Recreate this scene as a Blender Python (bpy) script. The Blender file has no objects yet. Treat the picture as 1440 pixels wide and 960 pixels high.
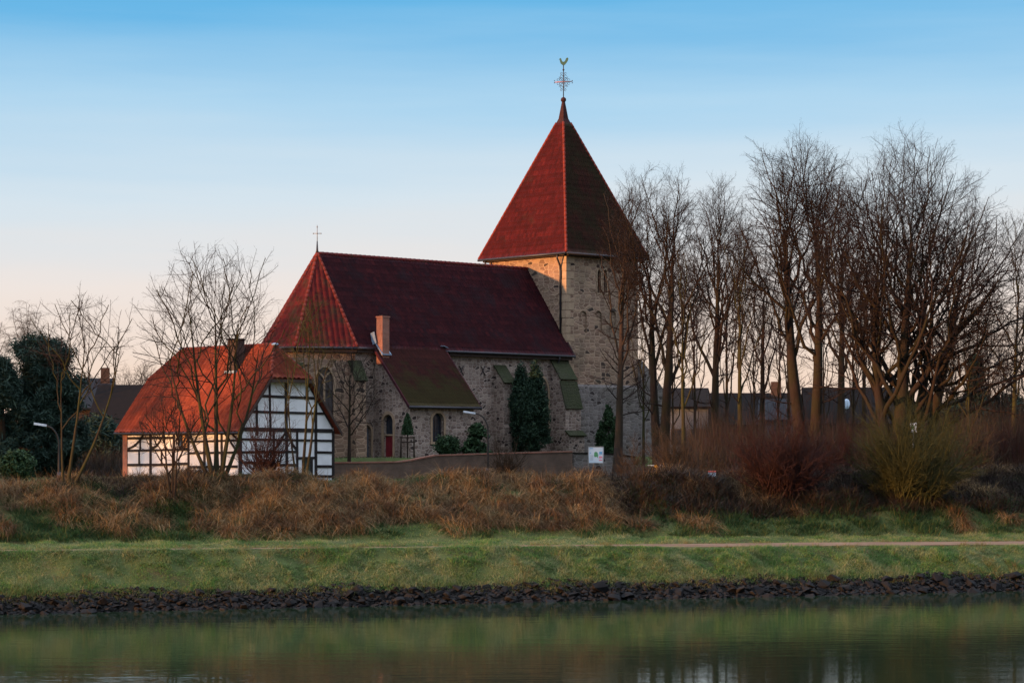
import bpy, bmesh, math, random
import numpy as np
from mathutils import Vector, Matrix
from mathutils.geometry import tessellate_polygon

scene = bpy.context.scene
COL = scene.collection
R = math.radians
rng = np.random.default_rng(11)

# ------------------------------------------------------------------ camera, sky, sun, exposure
F, CX, HY, CAMZ = 3200.0, 720.0, 628.0, 5.0      # focal length and horizon in photo pixels, eye height
cam_d = bpy.data.cameras.new("camera")
cam = bpy.data.objects.new("camera", cam_d); COL.objects.link(cam)
cam.location = (0, 0, CAMZ); cam.rotation_euler = (R(90), 0, 0)
cam_d.sensor_width = 36.0; cam_d.lens = F / 1440 * 36
cam_d.shift_y = (HY - 480) / 1440
cam_d.clip_start = 0.5; cam_d.clip_end = 9000
scene.camera = cam

SUN_AZ, SUN_EL = 33.0, 3.6      # degrees: from the left, a little to the camera's side
sdir = Vector((-math.cos(R(SUN_AZ)) * math.cos(R(SUN_EL)), -math.sin(R(SUN_AZ)) * math.cos(R(SUN_EL)), math.sin(R(SUN_EL))))
sun_d = bpy.data.lights.new("sun", 'SUN'); sun = bpy.data.objects.new("sun", sun_d); COL.objects.link(sun)
sun_d.energy = 5.0; sun_d.angle = R(0.8); sun_d.color = (1.0, 0.48, 0.19)
sun.rotation_euler = (-sdir).to_track_quat('-Z', 'Y').to_euler()

world = bpy.data.worlds.new("World"); scene.world = world; world.use_nodes = True
nt = world.node_tree; nt.nodes.clear()
def wn(t, **k):
    n = nt.nodes.new(t)
    for a, b in k.items(): setattr(n, a, b)
    return n
w_out = wn('ShaderNodeOutputWorld'); w_bg = wn('ShaderNodeBackground'); w_bg.inputs[1].default_value = 0.06
w_sky = wn('ShaderNodeTexSky'); w_sky.sky_type = 'NISHITA'; w_sky.sun_disc = False
w_sky.sun_elevation = R(SUN_EL); w_sky.sun_rotation = math.atan2(sdir.x, sdir.y)
w_sky.air_density = 1.0; w_sky.dust_density = 1.5; w_sky.ozone_density = 2.0
w_tc = wn('ShaderNodeTexCoord'); w_sep = wn('ShaderNodeSeparateXYZ')
nt.links.new(w_tc.outputs['Generated'], w_sep.inputs[0])
# thin high cloud bands: noise stretched along the horizon nudges the height looked up in the gradient
w_map = wn('ShaderNodeMapping'); w_map.inputs['Scale'].default_value = (2.2, 2.2, 26.0); w_map.inputs['Rotation'].default_value = (0, R(7), 0)
nt.links.new(w_tc.outputs['Generated'], w_map.inputs[0])
w_noi = wn('ShaderNodeTexNoise'); w_noi.inputs['Scale'].default_value = 1.6; w_noi.inputs['Detail'].default_value = 5; w_noi.inputs['Roughness'].default_value = 0.55
nt.links.new(w_map.outputs[0], w_noi.inputs['Vector'])
w_m1 = wn('ShaderNodeMath', operation='SUBTRACT'); nt.links.new(w_noi.outputs['Fac'], w_m1.inputs[0]); w_m1.inputs[1].default_value = 0.5
w_m2 = wn('ShaderNodeMath', operation='MULTIPLY'); nt.links.new(w_m1.outputs[0], w_m2.inputs[0]); w_m2.inputs[1].default_value = -0.036
w_mx = wn('ShaderNodeMath', operation='MULTIPLY'); nt.links.new(w_sep.outputs['X'], w_mx.inputs[0]); w_mx.inputs[1].default_value = -0.02
w_m3 = wn('ShaderNodeMath', operation='ADD'); nt.links.new(w_sep.outputs['Z'], w_m3.inputs[0]); nt.links.new(w_m2.outputs[0], w_m3.inputs[1])
w_m5 = wn('ShaderNodeMath', operation='ADD'); nt.links.new(w_m3.outputs[0], w_m5.inputs[0]); nt.links.new(w_mx.outputs[0], w_m5.inputs[1])
w_m4 = wn('ShaderNodeMath', operation='MULTIPLY'); nt.links.new(w_m5.outputs[0], w_m4.inputs[0]); w_m4.inputs[1].default_value = 2.0
w_r = wn('ShaderNodeValToRGB'); nt.links.new(w_m4.outputs[0], w_r.inputs[0])
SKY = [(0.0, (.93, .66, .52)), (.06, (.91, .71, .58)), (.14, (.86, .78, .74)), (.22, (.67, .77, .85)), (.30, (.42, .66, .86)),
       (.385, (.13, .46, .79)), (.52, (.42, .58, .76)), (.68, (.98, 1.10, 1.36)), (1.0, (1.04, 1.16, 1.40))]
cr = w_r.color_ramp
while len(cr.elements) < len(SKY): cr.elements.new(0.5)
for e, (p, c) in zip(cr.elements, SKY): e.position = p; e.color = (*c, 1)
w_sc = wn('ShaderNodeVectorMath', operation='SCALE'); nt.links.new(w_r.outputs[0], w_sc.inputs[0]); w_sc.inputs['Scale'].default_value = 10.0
w_up = wn('ShaderNodeMapRange'); nt.links.new(w_sep.outputs['Z'], w_up.inputs['Value'])      # unseen sky overhead brightened to lift the light on level ground
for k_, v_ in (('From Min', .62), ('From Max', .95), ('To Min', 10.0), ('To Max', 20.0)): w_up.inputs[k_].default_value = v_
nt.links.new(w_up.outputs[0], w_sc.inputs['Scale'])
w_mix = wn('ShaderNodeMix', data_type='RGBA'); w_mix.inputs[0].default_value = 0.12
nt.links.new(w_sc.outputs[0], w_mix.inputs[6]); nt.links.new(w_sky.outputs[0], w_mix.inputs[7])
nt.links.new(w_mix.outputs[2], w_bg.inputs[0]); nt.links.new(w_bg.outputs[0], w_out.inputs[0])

scene.view_settings.view_transform = 'Standard'; scene.view_settings.look = 'None'
scene.view_settings.exposure = 0.90; scene.view_settings.gamma = 1.0; scene.view_settings.use_curve_mapping = False
scene.cycles.max_bounces = 6; scene.cycles.diffuse_bounces = 3; scene.cycles.glossy_bounces = 3
scene.cycles.transparent_max_bounces = 4; scene.cycles.caustics_reflective = False; scene.cycles.caustics_refractive = False

# ------------------------------------------------------------------ helpers
def at(px, y, Y):
    """the point at depth Y that the photo shows at pixel (px, y)"""
    return Vector(((px - CX) / F * Y, Y, CAMZ + (HY - y) / F * Y))

def tag(o, label=None, cat=None, group=None, kind=None):
    if label: o['label'] = label
    if cat: o['category'] = cat
    if group: o['group'] = group
    if kind: o['kind'] = kind
    return o

def empty(name, loc, rz=0.0, parent=None):
    o = bpy.data.objects.new(name, None); COL.objects.link(o)
    o.location = loc; o.rotation_euler = (0, 0, rz); o.empty_display_size = 0.2
    if parent: o.parent = parent
    return o

def auto_uv(me):
    """metric UVs on every face: along the horizontal, and up the face"""
    n = len(me.loops)
    if not n: return
    uvl = me.uv_layers.new(name="UVMap")
    co = np.empty(len(me.vertices) * 3); me.vertices.foreach_get('co', co); co = co.reshape(-1, 3)
    li = np.empty(n, dtype=np.int64); me.loops.foreach_get('vertex_index', li)
    pn = np.empty(len(me.polygons) * 3); me.polygons.foreach_get('normal', pn); pn = pn.reshape(-1, 3)
    pt = np.empty(len(me.polygons), dtype=np.int64); me.polygons.foreach_get('loop_total', pt)
    t = np.cross(np.array([0, 0, 1.0]), pn); l = np.linalg.norm(t, axis=1, keepdims=True)
    t = np.where(l > .05, t / np.maximum(l, 1e-6), np.array([1.0, 0, 0]))
    b = np.cross(pn, t)
    T = np.repeat(t, pt, axis=0); B = np.repeat(b, pt, axis=0); P = co[li]
    uv = np.stack([(P * T).sum(1), (P * B).sum(1)], 1)
    uvl.data.foreach_set('uv', uv.astype(np.float32).ravel())

def np_mesh(name, verts, tris=None, quads=None, mat=None, parent=None, smooth=True, uv=False):
    me = bpy.data.meshes.new(name)
    verts = np.asarray(verts, dtype=np.float32).reshape(-1, 3)
    tris = np.zeros((0, 3), int) if tris is None else np.asarray(tris).reshape(-1, 3)
    quads = np.zeros((0, 4), int) if quads is None else np.asarray(quads).reshape(-1, 4)
    me.vertices.add(len(verts)); me.vertices.foreach_set('co', verts.ravel())
    nl = tris.size + quads.size
    me.loops.add(nl); me.loops.foreach_set('vertex_index', np.concatenate([tris.ravel(), quads.ravel()]).astype(np.int32))
    npol = len(tris) + len(quads)
    me.polygons.add(npol)
    ls = np.concatenate([np.arange(len(tris)) * 3, tris.size + np.arange(len(quads)) * 4]).astype(np.int32)
    me.polygons.foreach_set('loop_start', ls)
    me.polygons.foreach_set('use_smooth', np.full(npol, smooth))
    me.update(calc_edges=True); me.validate()
    if uv: auto_uv(me)
    o = bpy.data.objects.new(name, me); COL.objects.link(o)
    if mat: me.materials.append(mat)
    if parent: o.parent = parent
    return o

class MB:
    """collects shapes and links them as ONE mesh object"""
    def __init__(s): s.v = []; s.f = []
    def add(s, verts, faces):
        k = len(s.v); s.v += [tuple(p) for p in verts]; s.f += [tuple(i + k for i in f) for f in faces]; return s
    def box(s, x0, y0, z0, x1, y1, z1):
        return s.add([(x0,y0,z0),(x1,y0,z0),(x1,y1,z0),(x0,y1,z0),(x0,y0,z1),(x1,y0,z1),(x1,y1,z1),(x0,y1,z1)],
                     [(3,2,1,0),(4,5,6,7),(0,1,5,4),(1,2,6,5),(2,3,7,6),(3,0,4,7)])
    def hexa(s, p):          # eight corners: bottom ring, top ring
        return s.add(p, [(3,2,1,0),(4,5,6,7),(0,1,5,4),(1,2,6,5),(2,3,7,6),(3,0,4,7)])
    def prism(s, poly, off):  # closed solid: polygon in 3D pushed along off
        n = len(poly); off = Vector(off)
        a = [Vector(p) for p in poly]; b = [p + off for p in a]
        return s.add(a + b, [tuple(range(n))[::-1], tuple(range(n, 2*n))] + [(i, (i+1) % n, (i+1) % n + n, i + n) for i in range(n)])
    def tube(s, pts, rad, k=8, cap=True):
        pts = [Vector(p) for p in pts]; n = len(pts)
        rad = [rad] * n if isinstance(rad, (int, float)) else rad
        base = len(s.v); ring = []
        ref = None
        for i, p in enumerate(pts):
            d = (pts[min(i+1, n-1)] - pts[max(i-1, 0)]).normalized()
            if ref is None: ref = Vector((0, 0, 1)) if abs(d.z) < .9 else Vector((1, 0, 0))
            a = d.cross(ref).normalized(); b = d.cross(a).normalized(); ref = -b if False else ref
            for j in range(k):
                t = 2 * math.pi * j / k
                s.v.append(tuple(p + (a * math.cos(t) + b * math.sin(t)) * rad[i]))
        for i in range(n-1):
            for j in range(k):
                s.f.append((base+i*k+j, base+i*k+(j+1) % k, base+(i+1)*k+(j+1) % k, base+(i+1)*k+j))
        if cap:
            s.f.append(tuple(base + j for j in range(k))[::-1]); s.f.append(tuple(base + (n-1)*k + j for j in range(k)))
        return s
    def bar(s, a, b, w, h, up=(0, 0, 1)):
        """rectangular beam from a to b: width w across, height h along up"""
        a = Vector(a); b = Vector(b); d = (b - a).normalized(); u = Vector(up)
        x = d.cross(u).normalized(); u2 = x.cross(d).normalized()
        c = [x*w/2*sx + u2*h/2*sz for sx, sz in ((-1,-1),(1,-1),(1,1),(-1,1))]
        return s.add([a + q for q in c] + [b + q for q in c], [(3,2,1,0),(4,5,6,7),(0,1,5,4),(1,2,6,5),(2,3,7,6),(3,0,4,7)])
    def sphere(s, c, r, seg=12, ring=8, sc=(1, 1, 1)):
        base = len(s.v); c = Vector(c)
        for i in range(ring + 1):
            th = math.pi * i / ring
            for j in range(seg):
                ph = 2 * math.pi * j / seg
                s.v.append((c.x + r*sc[0]*math.sin(th)*math.cos(ph), c.y + r*sc[1]*math.sin(th)*math.sin(ph), c.z + r*sc[2]*math.cos(th)))
        for i in range(ring):
            for j in range(seg):
                s.f.append((base+i*seg+j, base+(i+1)*seg+j, base+(i+1)*seg+(j+1) % seg, base+i*seg+(j+1) % seg))
        return s
    def build(s, name, mat, parent=None, smooth=False):
        me = bpy.data.meshes.new(name); me.from_pydata(s.v, [], s.f)
        bm = bmesh.new(); bm.from_mesh(me); bmesh.ops.recalc_face_normals(bm, faces=bm.faces); bm.to_mesh(me); bm.free()
        if smooth: me.polygons.foreach_set('use_smooth', [True] * len(me.polygons))
        me.materials.append(mat); auto_uv(me)
        o = bpy.data.objects.new(name, me); COL.objects.link(o)
        if parent: o.parent = parent
        return o

def arch(cx, z0, w, zs, zt, pointed=True, n=9):
    """2D outline of an opening: sill z0, springing zs, top zt"""
    h = w / 2; pts = [(cx - h, z0), (cx + h, z0), (cx + h, zs)]
    if pointed:
        for i in range(1, n):
            t = i / n; pts.append((cx + h * (1 - t ** 1.7), zs + (zt - zs) * math.sin(t * math.pi / 2) ** .9))
        pts.append((cx, zt))
        for i in range(n - 1, 0, -1):
            t = i / n; pts.append((cx - h * (1 - t ** 1.7), zs + (zt - zs) * math.sin(t * math.pi / 2) ** .9))
    else:
        for i in range(1, 2 * n):
            a = math.pi * i / (2 * n); pts.append((cx + h * math.cos(a), zs + (zt - zs) * math.sin(a)))
    pts.append((cx - h, zs))
    return pts

def wall_panel(mb, o, t, outline, holes=(), depth=0.35):
    """a wall face in the vertical plane through o along t, with real openings and their reveals.
    outline and holes are (distance along t, z); the outside is to the right of t seen from above"""
    o = Vector(o); t = Vector(t).normalized(); nrm = Vector((t.y, -t.x, 0)); inn = -nrm * depth
    P = lambda q: Vector((o.x + t.x * q[0], o.y + t.y * q[0], q[1]))
    loops = [[Vector((q[0], q[1], 0)) for q in outline]] + [[Vector((q[0], q[1], 0)) for q in h] for h in holes]
    flat = [q for l in loops for q in l]
    tri = tessellate_polygon(loops)
    mb.add([P(q) for q in flat], [f for f in tri])
    for h in holes:
        n = len(h)
        a = [P(q) for q in h]; b = [p + inn for p in a]
        mb.add(a + b, [(i, (i+1) % n, (i+1) % n + n, i + n) for i in range(n)])
    return lambda q, d=0.0: P(q) + (-nrm) * d

def fill_outline(mb, place, outline, d, thick=0.05):
    """a solid slab shaped like an outline, set d behind the wall face"""
    a = [place(q, d) for q in outline]; off = place((0, 0), d + thick) - place((0, 0), d)
    return mb.prism(a, off)

def roof_panel(poly, mat, name, parent, col=0.27, row=0.36, amp=0.03, step=0.025, thick=0.14, wav=6):
    """a tiled roof face: real pantile corrugation and course steps, cut to the polygon, on a solid slab"""
    P = [Vector(p) for p in poly]
    nrm = Vector((0, 0, 0))
    for i in range(len(P)): nrm += P[i].cross(P[(i+1) % len(P)])
    nrm.normalize()
    if nrm.z < 0: nrm = -nrm; P = P[::-1]
    t = Vector((0, 0, 1)).cross(nrm).normalized(); b = nrm.cross(t).normalized(); O = P[0]
    uv = [((p - O).dot(t), (p - O).dot(b)) for p in P]
    u0, u1 = min(q[0] for q in uv), max(q[0] for q in uv); v0, v1 = min(q[1] for q in uv), max(q[1] for q in uv)
    nu = max(2, int((u1 - u0) / col * wav) + 2); rows = int((v1 - v0) / row) + 2
    us = u0 - .05 + np.arange(nu + 1) * col / wav
    vs = []; st = []
    for r in range(rows):
        vs += [v0 + r * row, v0 + (r + .97) * row]; st += [step, 0.0]
    vs = np.array(vs); st = np.array(st)
    ph = us / col * 2 * np.pi
    hgt = amp * np.abs(np.sin(ph / 2)) ** .6
    jit = np.interp(us, np.linspace(u0 - 1, u1 + 1, 24), rng.normal(0, .012, 24))
    U, V = np.meshgrid(us, vs)
    Hh = hgt[None, :] + st[:, None] + jit[None, :] + rng.normal(0, .004, U.shape)
    o3, t3, b3, n3 = (np.array(x) for x in (O, t, b, nrm))
    co = o3 + U[..., None] * t3 + V[..., None] * b3 + Hh[..., None] * n3
    m, k = U.shape; idx = np.arange(m * k).reshape(m, k)
    quads = np.stack([idx[:-1, :-1], idx[:-1, 1:], idx[1:, 1:], idx[1:, :-1]], -1).reshape(-1, 4)
    o = np_mesh(name, co.reshape(-1, 3), quads=quads, mat=mat, parent=parent, smooth=True)
    bm = bmesh.new(); bm.from_mesh(o.data)
    cen = sum(P, Vector()) / len(P)
    for i in range(len(P)):
        a, c = P[i], P[(i+1) % len(P)]; e = (c - a)
        if e.length < 1e-4: continue
        pn = e.cross(nrm).normalized()
        if (cen - a).dot(pn) > 0: pn = -pn
        bmesh.ops.bisect_plane(bm, geom=bm.verts[:] + bm.edges[:] + bm.faces[:], plane_co=a, plane_no=pn, clear_outer=True, dist=1e-5)
    # slab under the tiles
    up = [bm.verts.new(p - nrm * .012) for p in P]; dn = [bm.verts.new(p - nrm * (thick + .012)) for p in P]
    n = len(P); bm.faces.new(up); bm.faces.new(dn[::-1])
    for i in range(n): bm.faces.new((up[i], dn[i], dn[(i+1) % n], up[(i+1) % n]))
    bm.to_mesh(o.data); bm.free()
    # uv from the panel's own axes
    me = o.data; uvl = me.uv_layers.new(name="UVMap")
    cc = np.empty(len(me.vertices) * 3); me.vertices.foreach_get('co', cc); cc = cc.reshape(-1, 3) - o3
    li = np.empty(len(me.loops), dtype=np.int64); me.loops.foreach_get('vertex_index', li)
    q = np.stack([cc @ t3, cc @ b3], 1)[li]
    uvl.data.foreach_set('uv', q.astype(np.float32).ravel())
    return o

# ------------------------------------------------------------------ materials
def new_mat(name):
    m = bpy.data.materials.new(name); m.use_nodes = True; return m, m.node_tree, m.node_tree.nodes['Principled BSDF']
def nd(t, typ, ins=None, **k):
    n = t.nodes.new(typ)
    for a, b in k.items(): setattr(n, a, b)
    for a, b in (ins or {}).items():
        s = n.inputs[a]
        if isinstance(b, bpy.types.NodeSocket): t.links.new(b, s)
        else: s.default_value = b
    return n
def ramp(t, fac, stops, interp='LINEAR'):
    n = t.nodes.new('ShaderNodeValToRGB'); t.links.new(fac, n.inputs[0]); c = n.color_ramp; c.interpolation = interp
    while len(c.elements) < len(stops): c.elements.new(.5)
    for e, (p, col) in zip(c.elements, stops): e.position = p; e.color = (*col, 1)
    return n.outputs[0]
def mixc(t, fac, a, b, mode='MIX'):
    n = t.nodes.new('ShaderNodeMix'); n.data_type = 'RGBA'; n.blend_type = mode
    for s, x in ((n.inputs[0], fac), (n.inputs[6], a), (n.inputs[7], b)):
        if isinstance(x, bpy.types.NodeSocket): t.links.new(x, s)
        else: s.default_value = (*x, 1) if isinstance(x, tuple) and len(x) == 3 else x
    return n.outputs[2]
def maths(t, op, a, b=0.0, clamp=False):
    n = t.nodes.new('ShaderNodeMath'); n.operation = op; n.use_clamp = clamp
    for s, x in ((n.inputs[0], a), (n.inputs[1], b)):
        if isinstance(x, bpy.types.NodeSocket): t.links.new(x, s)
        else: s.default_value = x
    return n.outputs[0]
def noise(t, vec, scale, detail=3, rough=.55, dist=0.0):
    return nd(t, 'ShaderNodeTexNoise', {'Vector': vec, 'Scale': scale, 'Detail': detail, 'Roughness': rough, 'Distortion': dist}).outputs['Fac']
def bump(t, h, strength=.4, dist=.05):
    return nd(t, 'ShaderNodeBump', {'Height': h, 'Strength': strength, 'Distance': dist}).outputs[0]

def m_plain(name, col, rough=.7, metal=0.0, var=.25, scale=3.0):
    m, t, p = new_mat(name)
    tc = nd(t, 'ShaderNodeTexCoord').outputs['Object']
    f = noise(t, tc, scale, 4)
    c = ramp(t, f, [(.25, tuple(x * (1 - var) for x in col)), (.75, tuple(min(1, x * (1 + var)) for x in col))])
    t.links.new(c, p.inputs['Base Color']); p.inputs['Roughness'].default_value = rough; p.inputs['Metallic'].default_value = metal
    if rough > .72: p.inputs['Specular IOR Level'].default_value = .12
    return m

def m_stone(name, pal, mortar, su=3.0, sv=4.6, dark=.07, stain=(.08, .07, .05), mossy=0.0):
    m, t, p = new_mat(name)
    uv = nd(t, 'ShaderNodeTexCoord').outputs['UV']
    wob = nd(t, 'ShaderNodeTexNoise', {'Vector': uv, 'Scale': 1.4, 'Detail': 2}).outputs['Color']
    uvw = nd(t, 'ShaderNodeVectorMath', {0: uv, 1: nd(t, 'ShaderNodeVectorMath', {0: wob, 'Scale': .14}, operation='SCALE').outputs[0]}, operation='ADD').outputs[0]
    mp = nd(t, 'ShaderNodeMapping', {'Vector': uvw, 'Scale': (su, sv, 1)}).outputs[0]
    vo = nd(t, 'ShaderNodeTexVoronoi', {'Vector': mp, 'Scale': 1.0, 'Randomness': .75}, voronoi_dimensions='2D')
    ve = nd(t, 'ShaderNodeTexVoronoi', {'Vector': mp, 'Scale': 1.0, 'Randomness': .75}, voronoi_dimensions='2D', feature='DISTANCE_TO_EDGE').outputs['Distance']
    sep = nd(t, 'ShaderNodeSeparateColor', {0: vo.outputs['Color']})
    n = len(pal); stone = ramp(t, sep.outputs[0], [((i + .0) / n, c) for i, c in enumerate(pal)], 'CONSTANT')
    fine = noise(t, uv, 9.0, 5, .7)
    stone = mixc(t, maths(t, 'MULTIPLY', fine, .55), stone, tuple(x * .55 for x in pal[0]))
    em = ramp(t, ve, [(.03, (1, 1, 1)), (.11, (0, 0, 0))])
    c = mixc(t, em, stone, mortar)
    pit = maths(t, 'LESS_THAN', sep.outputs[1], dark)
    pit = maths(t, 'MULTIPLY', pit, maths(t, 'GREATER_THAN', ve, .10))
    c = mixc(t, maths(t, 'MULTIPLY', pit, .9), c, (.025, .018, .018))
    big = noise(t, uv, .35, 5, .6)
    c = mixc(t, maths(t, 'MULTIPLY', ramp(t, big, [(.45, (0, 0, 0)), (.7, (1, 1, 1))]), .55), c, stain)
    if mossy:
        mo = noise(t, uv, .9, 6, .65)
        c = mixc(t, maths(t, 'MULTIPLY', ramp(t, mo, [(.5 - mossy * .3, (0, 0, 0)), (.62, (1, 1, 1))]), .85), c, (.028, .036, .014))
    t.links.new(c, p.inputs['Base Color']); p.inputs['Roughness'].default_value = .9; p.inputs['Specular IOR Level'].default_value = .15
    h = maths(t, 'ADD', maths(t, 'MINIMUM', maths(t, 'MULTIPLY', ve, 4.0), .7), maths(t, 'MULTIPLY', fine, .35))
    t.links.new(bump(t, h, .8, .04), p.inputs['Normal'])
    return m

def m_brick(name, c1, c2, mort, bw=.24, bh=.075, ms=.012):
    m, t, p = new_mat(name)
    uv = nd(t, 'ShaderNodeTexCoord').outputs['UV']
    b = nd(t, 'ShaderNodeTexBrick', {'Vector': uv, 'Color1': (*c1, 1), 'Color2': (*c2, 1), 'Mortar': (*mort, 1), 'Scale': 1.0,
                                     'Mortar Size': ms, 'Brick Width': bw, 'Row Height': bh, 'Bias': 0.0})
    f = noise(t, uv, 1.2, 6, .65)
    c = mixc(t, maths(t, 'MULTIPLY', ramp(t, f, [(.4, (0, 0, 0)), (.7, (1, 1, 1))]), .6), b.outputs[0], tuple(x * .4 for x in c1))
    t.links.new(c, p.inputs['Base Color']); p.inputs['Roughness'].default_value = .9
    t.links.new(bump(t, maths(t, 'SUBTRACT', 1.0, b.outputs['Fac']), .5, .01), p.inputs['Normal'])
    return m

def m_tile(name, pal, col=.27, row=.36, moss=0.0, moss_col=(.05, .05, .02), mscale=.5, down=None, wear=.55):
    """clay tiles: every tile its own tone, weathering and moss; down = (v from, v to) makes moss thicker near the eave"""
    m, t, p = new_mat(name)
    uv = nd(t, 'ShaderNodeTexCoord').outputs['UV']
    s = nd(t, 'ShaderNodeSeparateXYZ', {0: uv})
    iu = maths(t, 'FLOOR', maths(t, 'DIVIDE', s.outputs[0], col)); iv = maths(t, 'FLOOR', maths(t, 'DIVIDE', s.outputs[1], row))
    wn_ = nd(t, 'ShaderNodeTexWhiteNoise', {'Vector': nd(t, 'ShaderNodeCombineXYZ', {0: iu, 1: iv}).outputs[0]}, noise_dimensions='2D').outputs['Value']
    n = len(pal); c = ramp(t, wn_, [(i / max(1, n - 1), q) for i, q in enumerate(pal)])
    f = noise(t, uv, 5.0, 5, .7); c = mixc(t, maths(t, 'MULTIPLY', f, .5), c, tuple(x * .45 for x in pal[0]))
    rown = nd(t, 'ShaderNodeTexWhiteNoise', {'W': iv}, noise_dimensions='1D').outputs['Value']
    c = mixc(t, maths(t, 'MULTIPLY', rown, .45), c, tuple(x * .5 for x in pal[0]))
    big = noise(t, uv, mscale, 6, .65)
    if down:
        g = nd(t, 'ShaderNodeMapRange', {'Value': s.outputs[1], 'From Min': down[0], 'From Max': down[1], 'To Min': .28, 'To Max': -.2}).outputs[0]
        big = maths(t, 'ADD', big, g)
    if moss: c = mixc(t, maths(t, 'MULTIPLY', ramp(t, big, [(.62 - moss * .4, (0, 0, 0)), (.72 - moss * .2, (1, 1, 1))]), .8), c, moss_col)
    wea = noise(t, nd(t, 'ShaderNodeMapping', {'Vector': uv, 'Scale': (.8, .8, 1)}).outputs[0], .7, 6, .7)
    c = mixc(t, maths(t, 'MULTIPLY', ramp(t, wea, [(.46, (0, 0, 0)), (.66, (1, 1, 1))]), wear), c, tuple(x * .35 for x in pal[0]))
    p.inputs['Specular IOR Level'].default_value = .15
    t.links.new(c, p.inputs['Base Color']); p.inputs['Roughness'].default_value = .85
    t.links.new(bump(t, f, .3, .02), p.inputs['Normal'])
    return m

def m_island(name, cols, rough=.8, scale=.35, trans=0.0, patch=None):
    """vegetation: every blade or leaf its own tone, large patches of a second tone"""
    m, t, p = new_mat(name)
    ge = nd(t, 'ShaderNodeNewGeometry'); tc = nd(t, 'ShaderNodeTexCoord').outputs['Object']
    n = len(cols); c = ramp(t, ge.outputs['Random Per Island'], [(i / max(1, n - 1), q) for i, q in enumerate(cols)])
    if patch:
        f = noise(t, tc, scale, 4, .6)
        c2 = ramp(t, ge.outputs['Random Per Island'], [(i / max(1, len(patch) - 1), q) for i, q in enumerate(patch)])
        c = mixc(t, ramp(t, f, [(.44, (0, 0, 0)), (.56, (1, 1, 1))]), c, c2)
    t.links.new(c, p.inputs['Base Color']); p.inputs['Roughness'].default_value = rough
    p.inputs['Specular IOR Level'].default_value = .2
    if trans:
        tr = nd(t, 'ShaderNodeBsdfTranslucent', {'Color': c}); out = [n for n in t.nodes if n.type == 'OUTPUT_MATERIAL'][0]
        mx = nd(t, 'ShaderNodeMixShader', {0: trans, 1: p.outputs[0], 2: tr.outputs[0]}); t.links.new(mx.outputs[0], out.inputs[0])
    return m

def m_bark(name, a, b, moss=None):
    m, t, p = new_mat(name)
    tc = nd(t, 'ShaderNodeTexCoord').outputs['Object']
    mp = nd(t, 'ShaderNodeMapping', {'Vector': tc, 'Scale': (6, 6, 1.2)}).outputs[0]
    f = noise(t, mp, 1.5, 6, .7)
    c = ramp(t, f, [(.3, a), (.7, b)])
    if moss:
        g = noise(t, tc, .8, 4)
        c = mixc(t, maths(t, 'MULTIPLY', ramp(t, g, [(.42, (0, 0, 0)), (.6, (1, 1, 1))]), .85), c, moss)
    t.links.new(c, p.inputs['Base Color']); p.inputs['Roughness'].default_value = .9; p.inputs['Specular IOR Level'].default_value = .15
    t.links.new(bump(t, f, .7, .06), p.inputs['Normal'])
    return m

M = {}
M['rubble'] = m_stone('rubble_stone', [(.18,.13,.11), (.34,.255,.21), (.25,.185,.155), (.40,.315,.26), (.29,.225,.19), (.20,.14,.115)], (.37,.30,.255), stain=(.10,.075,.06))
M['rubble_grey'] = m_stone('rubble_grey', [(0.1224, 0.1044, 0.0972), (0.1944, 0.1692, 0.1584), (0.1584, 0.1368, 0.1296), (0.2376, 0.2088, 0.1944), (0.18, 0.1584, 0.1512)], (0.1872, 0.1692, 0.1584), su=2.4, sv=4.4)
M['ashlar'] = m_stone('tower_stone', [(0.189, 0.116, 0.0817), (0.327, 0.215, 0.15), (0.241, 0.159, 0.112), (0.37, 0.254, 0.172), (0.275, 0.181, 0.133)], (0.327, 0.232, 0.163), su=1.9, sv=3.9, dark=.06)
M['mossy_stone'] = m_stone('mossy_stone', [(0.036, 0.036, 0.0216), (0.0504, 0.0504, 0.0288), (0.0432, 0.0432, 0.0252)], (0.036, 0.036, 0.0252), mossy=.9)
M['dressed'] = m_plain('dressed_stone', (.30, .215, .145), .85, var=.2)
M['brick'] = m_brick('red_brick', (.24, .07, .04), (.31, .10, .055), (.22, .16, .13))
M['wall_brick'] = m_brick('yard_wall_brick', (0.098, 0.0514, 0.0343), (0.127, 0.0686, 0.0441), (0.098, 0.0784, 0.0637))
M['tile_house'] = m_tile('orange_red_tile', [(0.167, 0.0319, 0.0182), (0.22, 0.0441, 0.0228), (0.137, 0.0258, 0.016), (0.258, 0.057, 0.0304)], moss=.18, moss_col=(0.0646, 0.0258, 0.0167), wear=.25)
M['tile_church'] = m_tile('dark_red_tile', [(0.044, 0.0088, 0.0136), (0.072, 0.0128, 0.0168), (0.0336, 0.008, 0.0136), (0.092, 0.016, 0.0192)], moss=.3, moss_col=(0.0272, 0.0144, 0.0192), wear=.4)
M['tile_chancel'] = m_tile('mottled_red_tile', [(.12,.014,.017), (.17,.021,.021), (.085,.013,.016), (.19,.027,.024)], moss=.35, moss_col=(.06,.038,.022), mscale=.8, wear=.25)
M['tile_annex'] = m_tile('mossy_tile', [(0.0515, 0.0148, 0.0133), (0.0702, 0.0179, 0.0148), (0.0406, 0.0133, 0.0125)], moss=.5, moss_col=(0.0374, 0.0335, 0.0109), mscale=.8, down=(.3, 4.6), wear=.3)
M['tile_tower'] = m_tile('tower_tile', [(0.0528, 0.00484, 0.00968), (0.0748, 0.00704, 0.0123), (0.0396, 0.0044, 0.0088), (0.0968, 0.0106, 0.015)], col=.22, row=.36, moss=.15, moss_col=(0.0352, 0.0141, 0.0141))
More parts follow.
